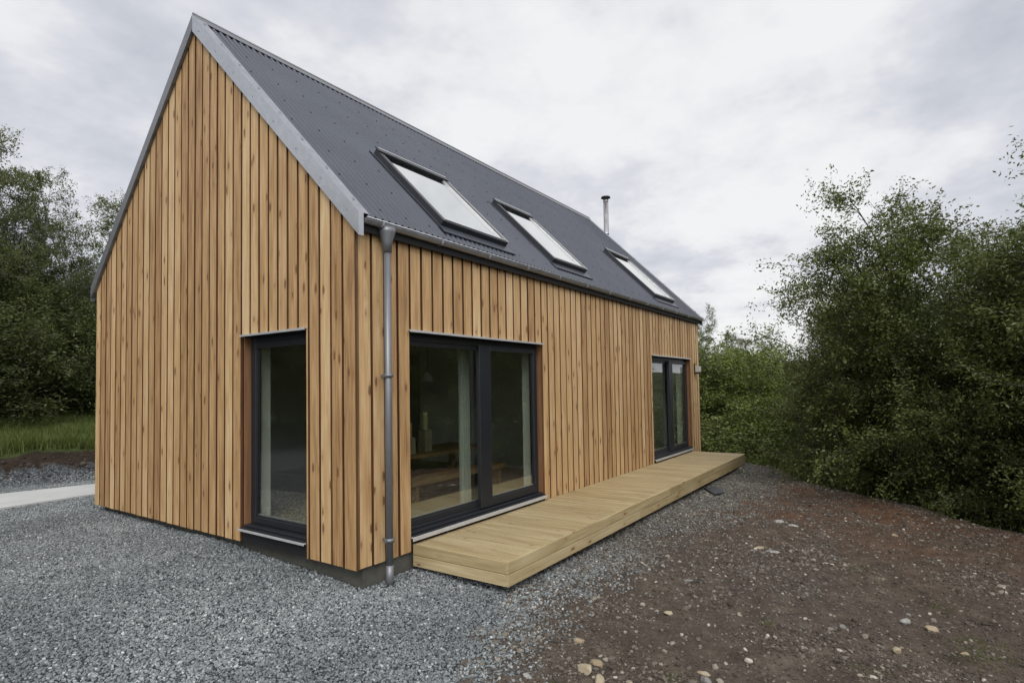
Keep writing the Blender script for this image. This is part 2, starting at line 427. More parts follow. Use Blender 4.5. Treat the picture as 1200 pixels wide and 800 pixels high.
# --- window and patio doors
def opening(mp, o, depth, panels, name, label, nose=.042):
    u0, u1, z0, z1 = o
    # timber reveal, then frame
    fr = MB(); fd = depth; ft = .085; fw = .075
    fr.box((u0+.004, fd, z0+.002), (u0+fw, fd+ft, z1-.022), mp); fr.box((u1-fw, fd, z0+.002), (u1-.004, fd+ft, z1-.022), mp)
    fr.box((u0+fw, fd, z1-.022-fw), (u1-fw, fd+ft, z1-.022), mp); fr.box((u0+fw, fd, z0+.002), (u1-fw, fd+ft, z0+.06), mp)
    f = fr.build(name, M['frame'], house, .004, label)
    for a, b in ((u0-.014, u0+.003), (u1-.003, u1+.014)):
        rv = MB(); rv.box((a, .030, z0-.02), (b, .115, z1), mp, bd=rb(0, .5)); rv.build('reveal', M['reveal'], f)
    hd = MB(); hd.box((u0-.012, -.028, z1-.006), (u1+.012, .11, z1+.004), mp); hd.box((u0-.012, -.030, z1-.020), (u1+.012, -.026, z1+.003), mp)
    hd.build('head_flashing', M['alu'], f)
    hb = MB(); hb.box((u0, .046, z1-.022), (u1, .36, z1-.008), mp); hb.build('head_lining', M['membrane'], f)
    sl = MB(); sl.box((u0-.010, -.046, z0-nose), (u1+.010, -.0385, z0+.001), mp); sl.box((u0-.010, -.038, z0-.012), (u1+.010, -.012, z0-.001), mp)
    sl.build('sill', M['alu'], f, .002)
    ss = MB(); ss.box((u0+.004, -.036, z0), (u1-.004, fd-.002, z0+.010), mp); ss.box((u0+.004, .020, z0+.0105), (u1-.004, fd-.002, z0+.034), mp); ss.build('sub_sill', M['frame'], f, .003)
    ap = MB(); ap.box((u0+.002, .012, .006), (u1-.002, .045, z0-.0095), mp); ap.build('sill_upstand', M['membrane'], f)
    for (a, b, w, st, bot) in panels:        # leaf: a..b, depth offset, stile width, bottom rail
        sm = MB(); d = fd+w; th = .055; zt = z1-.022-fw+.012; zb = z0+.045
        sm.box((a, d, zb), (a+st[0], d+th, zt), mp); sm.box((b-st[1], d, zb), (b, d+th, zt), mp)
        sm.box((a+st[0], d, zt-.065), (b-st[1], d+th, zt), mp); sm.box((a+st[0], d, zb), (b-st[1], d+th, zb+bot), mp)
        # stepped glazing bead
        sm.box((a+st[0], d+.012, zb+bot), (b-st[1], d+.030, zb+bot+.016), mp)
        s = sm.build('sash', M['frame'], f, .004)
        g = MB(); ga, gb, g0, g1 = a+st[0]-.005, b-st[1]+.005, zb+bot-.005, zt-.060; y = d+.028
        g.add([mp(ga, y, g0), mp(gb, y, g0), mp(gb, y, g1), mp(ga, y, g1)], [(0, 1, 2, 3)])
        g.build('pane', M['pane'], f)
        bead = MB(); bead.box((ga+.006, d+.034, g0+.02), (gb-.006, d+.046, g0+.032), mp); bead.build('spacer_bar', M['alu'], f)
    return f
opening(mp_gable, GW, .105, [(GW[0]+.05, GW[1]-.05, -.010, (.065, .065), .075)], 'window', 'tall gable window with dark frame', .024)
xm = 2.085
opening(mp_side, D1, .095, [(D1[0]+.06, xm+.06, .020, (.06, .075), .085), (xm-.09, D1[1]-.06, -.030, (.235, .075), .095)], 'patio_door', 'patio door nearest the gable')
xm2 = 8.98
opening(mp_side, D2, .095, [(D2[0]+.06, xm2+.06, .020, (.06, .075), .085), (xm2-.09, D2[1]-.06, -.030, (.235, .075), .095)], 'patio_door', 'patio door at the far end of the long side')

# --- roof: corrugated sheets, holes for the skylights
def roof_sheet(front):
    X0, X1 = -.02, L+.02; pitch = .090; per = 8
    n = int(round((X1-X0)/pitch))*per
    xs = [X0+(X1-X0)*i/n for i in range(n+1)]
    rows = [-.085, HW]
    if front:
        rows = sorted({-.085, HW} | {round(s[k], 3) for s in SKY for k in (2, 3)})
    vs = []; fs = []
    for y in rows:
        for x in xs:
            h = .020*math.sin(2*math.pi*(x-X0)/pitch)
            yy = y-h*.707; zz = roof_z(y)-.020+h*.707
            vs.append((x, yy if front else W-yy, zz))
    m = n+1
    for r in range(len(rows)-1):
        ym = (rows[r]+rows[r+1])/2
        for i in range(n):
            xm = (xs[i]+xs[i+1])/2
            if front and any(s[0]+.06 < xm < s[1]-.06 and s[2]+.02 < ym < s[3]-.02 for s in SKY): continue
            fs.append((r*m+i, r*m+i+1, (r+1)*m+i+1, (r+1)*m+i))
    mb = MB(); mb.add(vs, fs, smooth=True)
    # fixing screws on the crests, in rows
    for r_i in range(8):
        y = .05+r_i*.405
        for i in range(int((X1-X0)/(pitch*4))):
            x = X0+pitch*(.25+4*i+(2 if r_i % 2 else 0))
            if x < .10 or x > L-.10: continue
            if front and any(s[0]-.10 < x < s[1]+.10 and s[2]-.14 < y < s[3]+.14 for s in SKY): continue
            z = roof_z(y)-.020; c = Vector((x, y-.0125, z+.0125)); nrm = Vector((0, -.707, .707)); t = Vector((0, .707, .707))
            q = [c+nrm*.010+Vector((1, 0, 0))*.0055*sx+t*.0055*sy for sx, sy in ((-1, -1), (1, -1), (1, 1), (-1, 1))]
            b = [c-nrm*.004+Vector((1, 0, 0))*.009*sx+t*.009*sy for sx, sy in ((-1, -1), (1, -1), (1, 1), (-1, 1))]
            pts = b+q
            if not front: pts = [(p[0], W-p[1], p[2]) for p in pts]
            mb.hexa(pts, mi=1)
    return mb
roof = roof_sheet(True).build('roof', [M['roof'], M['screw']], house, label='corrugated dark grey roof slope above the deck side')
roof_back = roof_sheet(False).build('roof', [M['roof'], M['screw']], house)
# ridge cap
mb = MB()
for sgn in (-1, 1):
    y1 = HW+sgn*.095
    p = [(-.035, HW, RZ+.028), (L+.035, HW, RZ+.028), (L+.035, y1, roof_z(y1)+.012), (-.035, y1, roof_z(y1)+.012),
         (-.035, HW, RZ+.034), (L+.035, HW, RZ+.034), (L+.035, y1, roof_z(y1)+.018), (-.035, y1, roof_z(y1)+.018)]
    mb.hexa(p)
mb.tube([(-.036, HW, RZ+.030), (L+.036, HW, RZ+.030)], .016, 10)
mb.build('ridge_cap', M['pipe'], roof)
# verge trims: face 150 mm deep on the gable, flange 120 mm on the roof
for x_out, sgn in ((-.042, 1), (L+.042, -1)):
    for side in (0, 1):
        mb = MB(); ye, yr = -.11, HW
        Y = (lambda y: y) if side == 0 else (lambda y: W-y)
        xi = x_out+sgn*.004
        def strip(xa, xb, off0, off1, mi=0):     # off = distance below the sheet line, along z
            p = []
            for y in (ye, yr):
                p += [(xa, Y(y), roof_z(y)-off0), (xb, Y(y), roof_z(y)-off0), (xb, Y(y), roof_z(y)-off1), (xa, Y(y), roof_z(y)-off1)]
            mb.hexa(p, mi=mi)
        strip(x_out, xi, -.020, .205 if side == 0 else .165)                       # face
        strip(xi, x_out+sgn*.130, -.020, -.014, 1)             # flange over the corrugation
        strip(x_out+sgn*.124, x_out+sgn*.130, -.014, .004, 1)  # turned down edge
        strip(xi, x_out+sgn*.040, (.199 if side == 0 else .159), (.205 if side == 0 else .165))               # return under
        for k in range(8):                                  # screws in the face
            y = .05+k*.40; z = roof_z(y)-.10
            if y > HW-.1: continue
            mb.box((x_out-.004 if sgn > 0 else x_out, Y(y)-.009, z-.009), (x_out if sgn > 0 else x_out+.004, Y(y)+.009, z+.009), mi=1)
            z2 = roof_z(y)+.020
            mb.box((x_out+sgn*.075-.009, Y(y)-.012, z2-.008), (x_out+sgn*.075+.009, Y(y)+.008, z2+.012), mi=1)
        # eaves end cap of the barge
        mb.box((min(x_out, x_out+sgn*.06), min(Y(ye-.004), Y(ye)), roof_z(ye)-.205), (max(x_out, x_out+sgn*.06), max(Y(ye-.004), Y(ye)), roof_z(ye)+.018))
        mb.build('verge_trim', [M['galv'] if side == 0 else M['pipe'], M['galv_dull']], roof if side == 0 else roof_back)  # back-slope trim coloured darker for the dark trees it reflects
# roof deck under the sheets (dark boarding), split round the skylights
def slope_box(mb, x0, x1, y0, y1, t0, t1, front=True, **k):
    p = []
    for t in (t1, t0):
        for x, y in ((x0, y0), (x1, y0), (x1, y1), (x0, y1)):
            yy = y+t*.707; zz = roof_z(y)-t*.707
            if yy > HW: yy = HW
            p.append((x, yy if front else W-yy, zz))
    mb.hexa(p, **k)
mb = MB(); ex = .05
slope_box(mb, ex, L-ex, -.02, .10, .032, .12); slope_box(mb, ex, L-ex, 1.28, HW, .032, .12)
xs = [ex]
for s in SKY: xs += [s[0]+.02, s[1]-.02]
xs += [L-ex]
for a, b in zip(xs[::2], xs[1::2]): slope_box(mb, a, b, .10, 1.28, .032, .12)
slope_box(mb, ex, L-ex, -.02, HW, .032, .12, False)
mb.build('roof_deck', M['membrane'], roof)
mb = MB(); mb.box((.03, -.052, 3.215), (L-.03, .025, 3.262)); mb.box((.03, -.056, 3.20), (L-.03, -.036, 3.34)); mb.build('fascia', M['membrane'], house)

# --- skylights
def skylight(x0, x1, y0, y1, label):
    def S(x, y, h): return (x, y-h*.707, roof_z(y)+h*.707)
    def sb(mb, xa, xb, ya, yb, h0, h1):
        mb.hexa([S(xa, ya, h0), S(xb, ya, h0), S(xb, yb, h0), S(xa, yb, h0), S(xa, ya, h1), S(xb, ya, h1), S(xb, yb, h1), S(xa, yb, h1)])
    fr = MB(); w = .062; wy = w*.707
    sb(fr, x0, x0+w, y0, y1, -.02, .085); sb(fr, x1-w, x1, y0, y1, -.02, .085)
    sb(fr, x0+w, x1-w, y0, y0+wy*.9, -.02, .080); sb(fr, x0+w, x1-w, y1-wy, y1, -.02, .088)
    o = fr.build('skylight', M['skyframe'], house, .005, label)
    ho = MB(); sb(ho, x0-.006, x1+.006, y1-.060, y1+.02, .086, .104); ho.build('hood', M['skyframe'], o, .004)
    he = MB(); sb(he, x0+.03, x1+.004, y1-.010, y1+.006, .1045, .108); he.build('hood_edge', M['alu'], o)
    sh = MB(); sb(sh, x0+w, x0+w+.018, y0+wy*.9, y1-wy, .05, .078); sb(sh, x1-w-.018, x1-w, y0+wy*.9, y1-wy, .05, .078)
    sb(sh, x0+w-.01, x1-w+.01, y0+wy*.55, y0+wy*.9, .080, .090); sb(sh, x1-.014, x1-.004, y0, y1-.09, .085, .093); sh.build('glazing_bead', M['alu'], o)
    g = MB(); g.add([S(x0+w-.005, y0+.04, .060), S(x1-w+.005, y0+.04, .060), S(x1-w+.005, y1-.04, .060), S(x0+w-.005, y1-.04, .060)], [(0, 1, 2, 3)])
    g.build('pane', M['skypane'], o)
    fl = MB(); sb(fl, x0-.03, x0, y0-.02, y1+.03, .006, .014); sb(fl, x1, x1+.03, y0-.02, y1+.03, .006, .014); sb(fl, x0-.03, x1+.03, y1, y1+.05, .008, .016)
    sb(fl, x0-.05, x1+.07, y0-.105, y0, .010, .016); sb(fl, x0-.05, x1+.07, y0-.112, y0-.105, .000, .022)
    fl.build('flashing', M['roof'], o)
    bl = MB(); sb(bl, x0+w, x1-w, y0+.06, y1-.06, .010, .014); bl.build('blind', M['plaster'], o)
skylight(*SKY[0], 'skylight nearest the gable'); skylight(*SKY[1], 'middle skylight'); skylight(*SKY[2], 'skylight at the far end of the roof')

# --- gutter, downpipe
mb = MB(); prof = []; gy, gz, gr = -.082, 3.318, .050
for k in range(9): t = math.pi*k/8; prof.append((gy-gr*math.cos(t), gz-gr*math.sin(t)))
prof += [(gy+(gr-.004)*math.cos(math.pi*k/8), gz-(gr-.004)*math.sin(math.pi*k/8)) for k in range(9)]
n = len(prof); xa, xb = .045, L+.03
vs = [(x, y, z) for x in (xa, xb) for y, z in prof]
fs = [(i, (i+1) % n, n+(i+1) % n, n+i) for i in range(n)]
mb.add(vs, fs, smooth=False)
mb.tube([(xa, gy-gr, gz+.002), (xb, gy-gr, gz+.002)], .008, 8)
for x in (xa, xb):
    c = [(x, y, z) for y, z in prof[:9]]; mb.add(c, [tuple(range(9))])
g = mb.build('gutter', M['galv_dull'], house)
for i in range(13):
    x = .25+i*.87; br = MB()
    for k in range(8):
        t0, t1 = math.pi*k/8, math.pi*(k+1)/8; r = gr+.004
        br.box((x-.012, min(gy-r*math.cos(t0), gy-r*math.cos(t1))-.001, gz-r*max(math.sin(t0), math.sin(t1))-.002), (x+.012, max(gy-r*math.cos(t0), gy-r*math.cos(t1))+.001, gz-r*min(math.sin(t0), math.sin(t1))))
    br.build('gutter_bracket', M['galv_dull'], g)
px, py = .335, -.088
mb = MB(); mb.tube([(px, py, 3.05), (px, py, -.23)], .035, 20); mb.tube([(px, py, -.02), (px, py, -.245)], .038, 20)
dp = mb.build('downpipe', M['pipe'], house)
mb = MB(); mb.tube([(px, py, 3.28), (px, py, 3.235), (px, py, 3.13), (px, py, 3.04)], [.085, .082, .050, .045], 20); mb.build('hopper', M['pipe'], dp)
for z in (1.82, .22):
    mb = MB(); mb.tube([(px, py, z+.018), (px, py, z-.018)], .048, 20); mb.box((px-.06, py-.012, z-.016), (px-.042, py+.012, z+.016)); mb.box((px+.042, py-.012, z-.016), (px+.06, py+.012, z+.016))
    mb.box((px-.012, py+.04, z-.012), (px+.012, .004, z+.012)); mb.build('pipe_clip', M['pipe'], dp)
mb = MB(); mb.tube([(px, py, -.20), (px, py, -.235)], [.10, .115], 20); mb.build('gully_collar', M['membrane'], dp)
# --- flue on the far gable
mb = MB(); fx, fy = 11.2, 2.58; mb.tube([(fx, fy, -.2), (fx, fy, 7.0)], .072, 24)
for z in (1.0, 2.0, 3.0, 4.0, 5.0, 6.0, 6.94): mb.tube([(fx, fy, z-.02), (fx, fy, z+.02)], .077, 24)
mb.box((L, fy-.03, 3.5), (fx, fy+.03, 3.54)); mb.box((L, fy-.03, 5.2), (fx, fy+.03, 5.24))
fl = mb.build('flue', M['stainless'], house)
mb = MB(); mb.tube([(fx, fy, 7.03), (fx, fy, 7.065), (fx, fy, 7.085)], [.135, .125, .03], 24)
for a in range(3): mb.tube([(fx+.06*math.cos(a*2.1), fy+.06*math.sin(a*2.1), 6.97), (fx+.06*math.cos(a*2.1), fy+.06*math.sin(a*2.1), 7.04)], .008, 6)
mb.build('flue_cap', M['skyframe'], fl)

# --- wall lamp
mb = MB(); mb.box((10.50, -.022, 1.93), (10.58, .003, 2.20)); mb.box((10.515, -.13, 1.935), (10.565, -.022, 1.975))
wl = mb.build('wall_lamp', M['lampblack'], house, .003)
mb = MB(); mb.box((10.487, -.155, 1.977), (10.593, -.035, 2.12)); mb.build('lamp_shade', M['lampglass'], wl, .008)

# ---------------------------------------------------------------- deck
deck = thing('deck', (5.45, -.6, -.25), 'long low softwood deck of grooved boards floating along the side wall', 'deck')
DX0, DX1, DY0, DY1, DZT, DZB = .735, 10.17, -1.212, -.006, .077, -.148
mb = MB(); nb = 78; bw = (DX1-DX0-.05)/nb
for i in range(nb):
    x = DX0+.025+i*bw; dz = random.uniform(-.0012, .0012)
    ga = random.uniform(.0038, .0058)
    mb.box((x+ga, DY0+.030, DZT-.028), (x+bw-ga, DY1, DZT+dz), bd=rb(.25, .75))
    for y in (-1.10, -.62, -.14):
        for q in (.28, .72): mb.box((x+bw*q-.004, y-.004, DZT+dz-.002), (x+bw*q+.004, y+.004, DZT+dz+.0006), mi=1)
mb.build('decking', [M['deck_top'], M['screw']], deck, .0015)
mb = MB()
for z0, z1 in ((DZB, DZB+.109), (DZB+.115, DZT+.001)):
    cuts = [DX0+.0, 3.9, 7.2, DX1] if z0 == DZB else [DX0, 5.1, 8.4, DX1]
    for a, b in zip(cuts[:-1], cuts[1:]): mb.box((a+.0008, DY0, z0), (b-.0008, DY0+.028, z1), bd=rb(.2, .8))
mb.build('front_fascia', M['deck_side'], deck, .003)
for x in (DX0, DX1-.028):
    mb = MB()
    for z0, z1 in ((DZB, DZB+.109), (DZB+.115, DZT+.001)):
        mb.box((x+.0005, DY0+.0285, z0), (x+.0275, DY1, z1), bd=rb(.2, .8))
    mb.build('end_fascia', M['deck_end'], deck, .003)
mb = MB()
for y in (-1.10, -.62, -.14): mb.box((DX0+.04, y-.022, DZB+.02), (DX1-.04, y+.022, DZT-.030), bd=rb(0, .4))
mb.build('joist', M['deck_side'], deck)
for x in (1.02, 3.3, 5.6, 7.9, 9.98):
    for y in (-1.02, -.2):
        mb = MB(); mb.box((x-.05, y-.05, -.42), (x+.05, y+.05, DZB+.03), bd=rb()); mb.build('deck_post', M['post'], deck)

# ---------------------------------------------------------------- things inside the room
FZ = .148
tb = thing('dining_table', (3.0, 1.8, FZ), 'long oak dining table seen through the glass of the nearer patio door', 'table')
mb = MB()
for i in range(4): mb.box((1.75, 1.40+i*.21, .70), (3.95, 1.40+i*.21+.206, .752), bd=rb())
mb.build('tabletop', M['oak_x'], tb, .004)
for x in (1.86, 3.84):
    for y in (1.50, 2.12):
        mb = MB(); mb.box((x-.04, y-.04, FZ), (x+.04, y+.04, .70), bd=rb()); mb.build('leg', M['oak_x'], tb)
bn = thing('bench', (2.85, 1.2, FZ), 'oak bench standing in front of the dining table', 'bench')
mb = MB(); mb.box((1.80, 1.04, .405), (3.90, 1.36, .475), bd=rb()); mb.build('seat', M['oak_x'], bn, .005)
for x in (1.92, 3.78):
    mb = MB(); mb.box((x-.03, 1.07, FZ), (x+.03, 1.33, .405), bd=rb()); mb.build('leg', M['oak_x'], bn)
def candle(x, y, z, h, r, label):
    t = thing('candle', (x, y, z), label, 'candle', 'candles on the dining table')
    mb = MB(); mb.tube([(x, y, z), (x, y, z+h-.012), (x, y, z+h)], [r, r, r*.86], 18); mb.build('wax', M['wax'], t)
    mb = MB(); mb.tube([(x, y, z+h-.005), (x+.003, y, z+h+.018)], .0025, 6); mb.build('wick', M['membrane'], t)
def holder(x, y, z, h, r, label):
    t = thing('candle_holder', (x, y, z), label, 'candle holder', 'candle holders on the dining table')
    mb = MB(); mb.box((x-r, y-r, z), (x+r, y+r, z+h)); mb.build('block', M['holder'], t, .006)
    mb = MB(); mb.tube([(x, y, z+h), (x, y, z+h+.012)], r*.8, 18); mb.build('cup', M['alu'], t)
holder(2.70, 1.66, .752, .325, .075, 'tall square candle holder behind the glass, the one further from the gable')
candle(2.70, 1.66, 1.089, .25, .042, 'yellowish pillar candle, the higher of the two')
holder(2.30, 1.60, .752, .235, .070, 'lower square candle holder next to the left edge of the glass')
candle(2.30, 1.60, .999, .21, .042, 'yellowish pillar candle, the lower of the two')
pn = thing('pendant_lamp', (3.0, 1.75, 2.46), 'small white pendant lamp hanging above the dining table', 'lamp')
mb = MB(); mb.tube([(2.86, 1.75, 2.458), (2.86, 1.75, 1.92)], .005, 6); mb.build('cord', M['membrane'], pn)
mb = MB(); mb.tube([(2.86, 1.75, 1.94), (2.86, 1.75, 1.90), (2.86, 1.75, 1.83), (2.86, 1.75, 1.80)], [.02, .06, .085, .09], 18); mb.build('lamp_shade', M['curtain'], pn)
def curtain(mp, u0, u1, w, label):
    mb = MB(); n = 40; vs = []; fs = []
    for i in range(n+1):
        u = u0+(u1-u0)*i/n; d = w+.035*math.sin(i/n*math.pi*9)
        vs += [mp(u, d, .17), mp(u, d+.004*math.sin(i), 2.40)]
    for i in range(n): fs.append((2*i, 2*i+2, 2*i+3, 2*i+1))
    mb.add(vs, fs, smooth=True)
    o = mb.build('curtain', M['curtain']); tag(o, label, 'curtain')
curtain(mp_side, 2.03, 2.22, .42, 'white curtain gathered behind the middle post of the nearer patio door')
curtain(mp_side, 8.05, 8.50, .42, 'white curtain hanging behind the first leaf of the far patio door')
curtain(mp_side, 9.75, 10.15, .42, 'white curtain hanging behind the last leaf of the far patio door')

# ---------------------------------------------------------------- terrain
rng = np.random.default_rng(11)
def vnoise(x, y, s, seed):
    """smooth value noise"""
    r = np.random.default_rng(seed); T = r.random((64, 64))
    X, Y = np.asarray(x)/s, np.asarray(y)/s
    xi, yi = np.floor(X).astype(int), np.floor(Y).astype(int); fx, fy = X-xi, Y-yi
    fx = fx*fx*(3-2*fx); fy = fy*fy*(3-2*fy)
    g = lambda a, b: T[a % 64, b % 64]
    return (g(xi, yi)*(1-fx)+g(xi+1, yi)*fx)*(1-fy)+(g(xi, yi+1)*(1-fx)+g(xi+1, yi+1)*fx)*fy
def edge_d(x, y):
    """signed distance past the rim of the soil platform (positive = over the bank)"""
    return (x-10.45)*.667+(y+1.1)*-.745+.5*(vnoise(x, y, 1.7, 3)-.5)
def bank_t(x, y):
    return smooth(9.95, 10.95, np.asarray(y)+.28*np.asarray(x)+.35*(vnoise(x, y, .9, 5)-.5))
def gravel_m(x, y):
    """1 = clean gravel, 0 = bare soil"""
    x = np.asarray(x, float); y = np.asarray(y, float)
    yb = np.interp(x, [-6, -2.5, -.5, .9, 2.0, 4, 7, 10, 11.5], [-7, -3.6, -2.15, -1.55, -1.55, -1.85, -2.1, -1.9, -1.5])
    d = y-yb+.55*(vnoise(x, y, .8, 8)-.5)+.35*(vnoise(x, y, .25, 9)-.5)
    g = smooth(-.55, .60, d)
    g = np.where(x > 1.0, g*np.interp(x, [1, 2.5], [1, .75]), g)
    return g*(1-smooth(11.3, 12.0, x))
def ground_z(x, y):
    x = np.asarray(x, float); y = np.asarray(y, float)
    z = -.205+.105*smooth(.0, 2.4, y)*(1-smooth(7, 11, x))-.045*smooth(0, 1.6, -y)
    soil = 1-gravel_m(x, y)
    z = z+(.030+.055*soil)*(vnoise(x, y, .9, 1)-.5)+(.006+.045*soil)*(vnoise(x, y, .22, 2)-.5)+  .020*soil*(vnoise(x, y, .10, 4)-.5)
    b = bank_t(x, y)*(1-smooth(11, 16, x)*.6)
    z = z+b*(.62+.16*(vnoise(x, y, .5, 6)-.5)+.05*(vnoise(x, y, .13, 7)-.5))+.09*np.clip(y+.28*x-11.2, 0, 8)*b
    e = edge_d(x, y)
    z = z+.07*np.exp(-((e+.35)/.45)**2)*smooth(.5, -1.5, y)-.95*smooth(.0, 2.6, e)*smooth(.8, -1.2, y)
    far = np.hypot(x-3, y-3)
    return z+.35*smooth(14, 40, x)*(vnoise(x, y, 6, 12)-.4)-.0*far
def axis(lo, hi, fine, flo, fhi):
    a = [flo]; 
    while a[-1] < fhi: a.append(a[-1]+fine)
    st = fine
    while a[-1] < hi: st *= 1.16; a.append(a[-1]+st)
    b = [flo]; st = fine
    while b[-1] > lo: st *= 1.16; b.append(b[-1]-st)
    return np.array(sorted(b[1:])+a)
gx = axis(-400, 400, .045, -4.0, 11.5); gyv = axis(-400, 400, .045, -6.5, 13.0)
GX, GY = np.meshgrid(gx, gyv); nx, ny = len(gx), len(gyv)
GZ = ground_z(GX, GY)
def np_mesh(name, V, F, mats, attrs=None, smooth_=False, nper=4):
    me = bpy.data.meshes.new(name); nv, nf = len(V), len(F)
    me.vertices.add(nv); me.vertices.foreach_set('co', np.ascontiguousarray(V, np.float32).ravel())
    me.loops.add(nf*nper); me.loops.foreach_set('vertex_index', np.ascontiguousarray(F, np.int32).ravel())
    me.polygons.add(nf); me.polygons.foreach_set('loop_start', np.arange(0, nf*nper, nper, dtype=np.int32))
    me.polygons.foreach_set('loop_total', np.full(nf, nper, np.int32))
    me.polygons.foreach_set('use_smooth', np.full(nf, smooth_, bool))
    me.update(calc_edges=True)
    for k, a in (attrs or {}).items():
        at = me.attributes.new(k, 'FLOAT', 'POINT'); at.data.foreach_set('value', np.ascontiguousarray(a, np.float32))
    for m in mats: me.materials.append(m)
    return me
idx = np.arange(nx*ny).reshape(ny, nx)
F = np.stack([idx[:-1, :-1], idx[:-1, 1:], idx[1:, 1:], idx[1:, :-1]], -1).reshape(-1, 4)
e_ = edge_d(GX, GY); bt = bank_t(GX, GY)
grass_m = np.clip(smooth(.0, .7, e_)*smooth(.8, -.8, GY)+smooth(.80, 1.0, bt)+smooth(11.2, 12.2, GX)+smooth(13, 20, np.hypot(GX-3, GY-1)), 0, 1)
grav = gravel_m(GX, GY)*(1-bt)*(1-smooth(0, .6, e_)*smooth(.8, -.8, GY))
red_m = np.clip(smooth(2.5, 6.5, GX-.35*GY-1.2)*smooth(1, -1.5, GY), 0, 1)
me = np_mesh('ground', np.stack([GX, GY, GZ], -1).reshape(-1, 3), F, [M['ground']],
             {'gm': grav.ravel(), 'gr': grass_m.ravel(), 'rd': red_m.ravel(), 'dk': smooth(.08, .4, bt).ravel()}, True)
og = bpy.data.objects.new('ground', me); COL.objects.link(og); tag(og, 'gravel and bare brown soil around the house', kind='structure')

# unseen low hills, added all round to keep bright sky out of the glass
hv, hf = [], []; nseg = 160
for i in range(nseg):
    a = 2*math.pi*i/nseg
    for k, (r_, h_) in enumerate(((150, -3), (230, 4), (330, 10), (390, 8))):
        hh = h_*(.55+.9*float(vnoise(20*math.cos(a)+40, 20*math.sin(a)+40, 5.0, 61))) if k else h_
        hv.append((3+r_*math.cos(a), 3+r_*math.sin(a), hh))
for i in range(nseg):
    for k in range(3):
        j = (i+1) % nseg; hf.append((i*4+k, j*4+k, j*4+k+1, i*4+k+1))
mb = MB(); mb.add(hv, hf, smooth=True); M['hill'] = plain_mat('added_hillside', (.040, .050, .022), .95, .4, .03, .1, 0)
o = mb.build('hills', M['hill']); tag(o, 'unseen low dark hills added around the plot', kind='structure')

# path: pale concrete strip behind the gravel
mb = MB(); pa = [(-2.6, 7.40), (-.76, 7.46), (.55, 7.56), (4.0, 7.85)]; pb_ = [(-2.6, 9.38), (-.36, 9.16), (1.0, 8.89), (4.0, 8.6)]
for i in range(3):
    a, b, c, d = pa[i], pa[i+1], pb_[i+1], pb_[i]
    mb.hexa([(a[0], a[1], -.2), (b[0], b[1], -.2), (c[0], c[1], -.2), (d[0], d[1], -.2), (a[0], a[1], -.072), (b[0], b[1], -.072), (c[0], c[1], -.072), (d[0], d[1], -.072)])
o = mb.build('path', M['path']); tag(o, 'pale concrete path behind the gravel', kind='structure')

# ---------------------------------------------------------------- loose stones
PHI = (1+5**.5)/2
ICO = np.array([(-1, PHI, 0), (1, PHI, 0), (-1, -PHI, 0), (1, -PHI, 0), (0, -1, PHI), (0, 1, PHI), (0, -1, -PHI), (0, 1, -PHI), (PHI, 0, -1), (PHI, 0, 1), (-PHI, 0, -1), (-PHI, 0, 1)])/math.hypot(1, PHI)
ICOF = np.array([(0, 11, 5), (0, 5, 1), (0, 1, 7), (0, 7, 10), (0, 10, 11), (1, 5, 9), (5, 11, 4), (11, 10, 2), (10, 7, 6), (7, 1, 8), (3, 9, 4), (3, 4, 2), (3, 2, 6), (3, 6, 8), (3, 8, 9), (4, 9, 5), (2, 4, 11), (6, 2, 10), (8, 6, 7), (9, 8, 1)])
def rand_rot(n, tilt):
    """random spins with limited tilt"""
    a = rng.uniform(0, 2*np.pi, n); t = rng.normal(0, tilt, n); b = rng.uniform(0, 2*np.pi, n)
    def rz(a): z = np.zeros_like(a); o = np.ones_like(a); return np.stack([np.cos(a), -np.sin(a), z, np.sin(a), np.cos(a), z, z, z, o], -1).reshape(-1, 3, 3)
    def rx(a): z = np.zeros_like(a); o = np.ones_like(a); return np.stack([o, z, z, z, np.cos(a), -np.sin(a), z, np.sin(a), np.cos(a)], -1).reshape(-1, 3, 3)
    return rz(b) @ rx(t) @ rz(a)
def stones(name, x, y, size, mat, tone, label, flat=.62, sink=.25, cat=None, lift=0):
    n = len(x); protos = ICO[None]*(1+rng.uniform(-.30, .22, (24, 12, 1)))
    base = protos[rng.integers(0, 24, n)]
    sc = np.stack([rng.uniform(.75, 1.25, n), rng.uniform(.6, 1.0, n), rng.uniform(flat*.7, flat*1.25, n)], -1)*size[:, None]*.5
    V = np.einsum('nij,nkj->nki', rand_rot(n, .35), base*sc[:, None, :])
    z = ground_z(x, y)+sc[:, 2]*(1-2*sink)+lift
    V = V+np.stack([x, y, z], -1)[:, None, :]
    Fv = (ICOF[None]+12*np.arange(n)[:, None, None]).reshape(-1, 3)
    me = np_mesh(name, V.reshape(-1, 3), Fv, [mat], {'tone': np.repeat(tone, 12)}, False, 3)
    o = bpy.data.objects.new(name, me); COL.objects.link(o); tag(o, label, cat, kind='stuff'); return o
def in_house(x, y): return (x > .10) & (x < L-.1) & (y > .02) & (y < W)
def scatter(n, x0, x1, y0, y1, dens):
    x = rng.uniform(x0, x1, n); y = rng.uniform(y0, y1, n)
    k = rng.random(n) < dens(x, y); k &= ~in_house(x, y)
    k &= ~((x-.335)**2+(y+.088)**2 < .05**2)
    return x[k], y[k]
cam_xy = (-3.567, -4.262)
def wedge(x, y):
    """the part of the plot in and just around the view"""
    dx, dy = x-cam_xy[0], y-cam_xy[1]
    f = dx*.823+dy*.568; r = dx*.568-dy*.823
    return (f > 2.4) & (np.abs(r) < f*.98+.6)
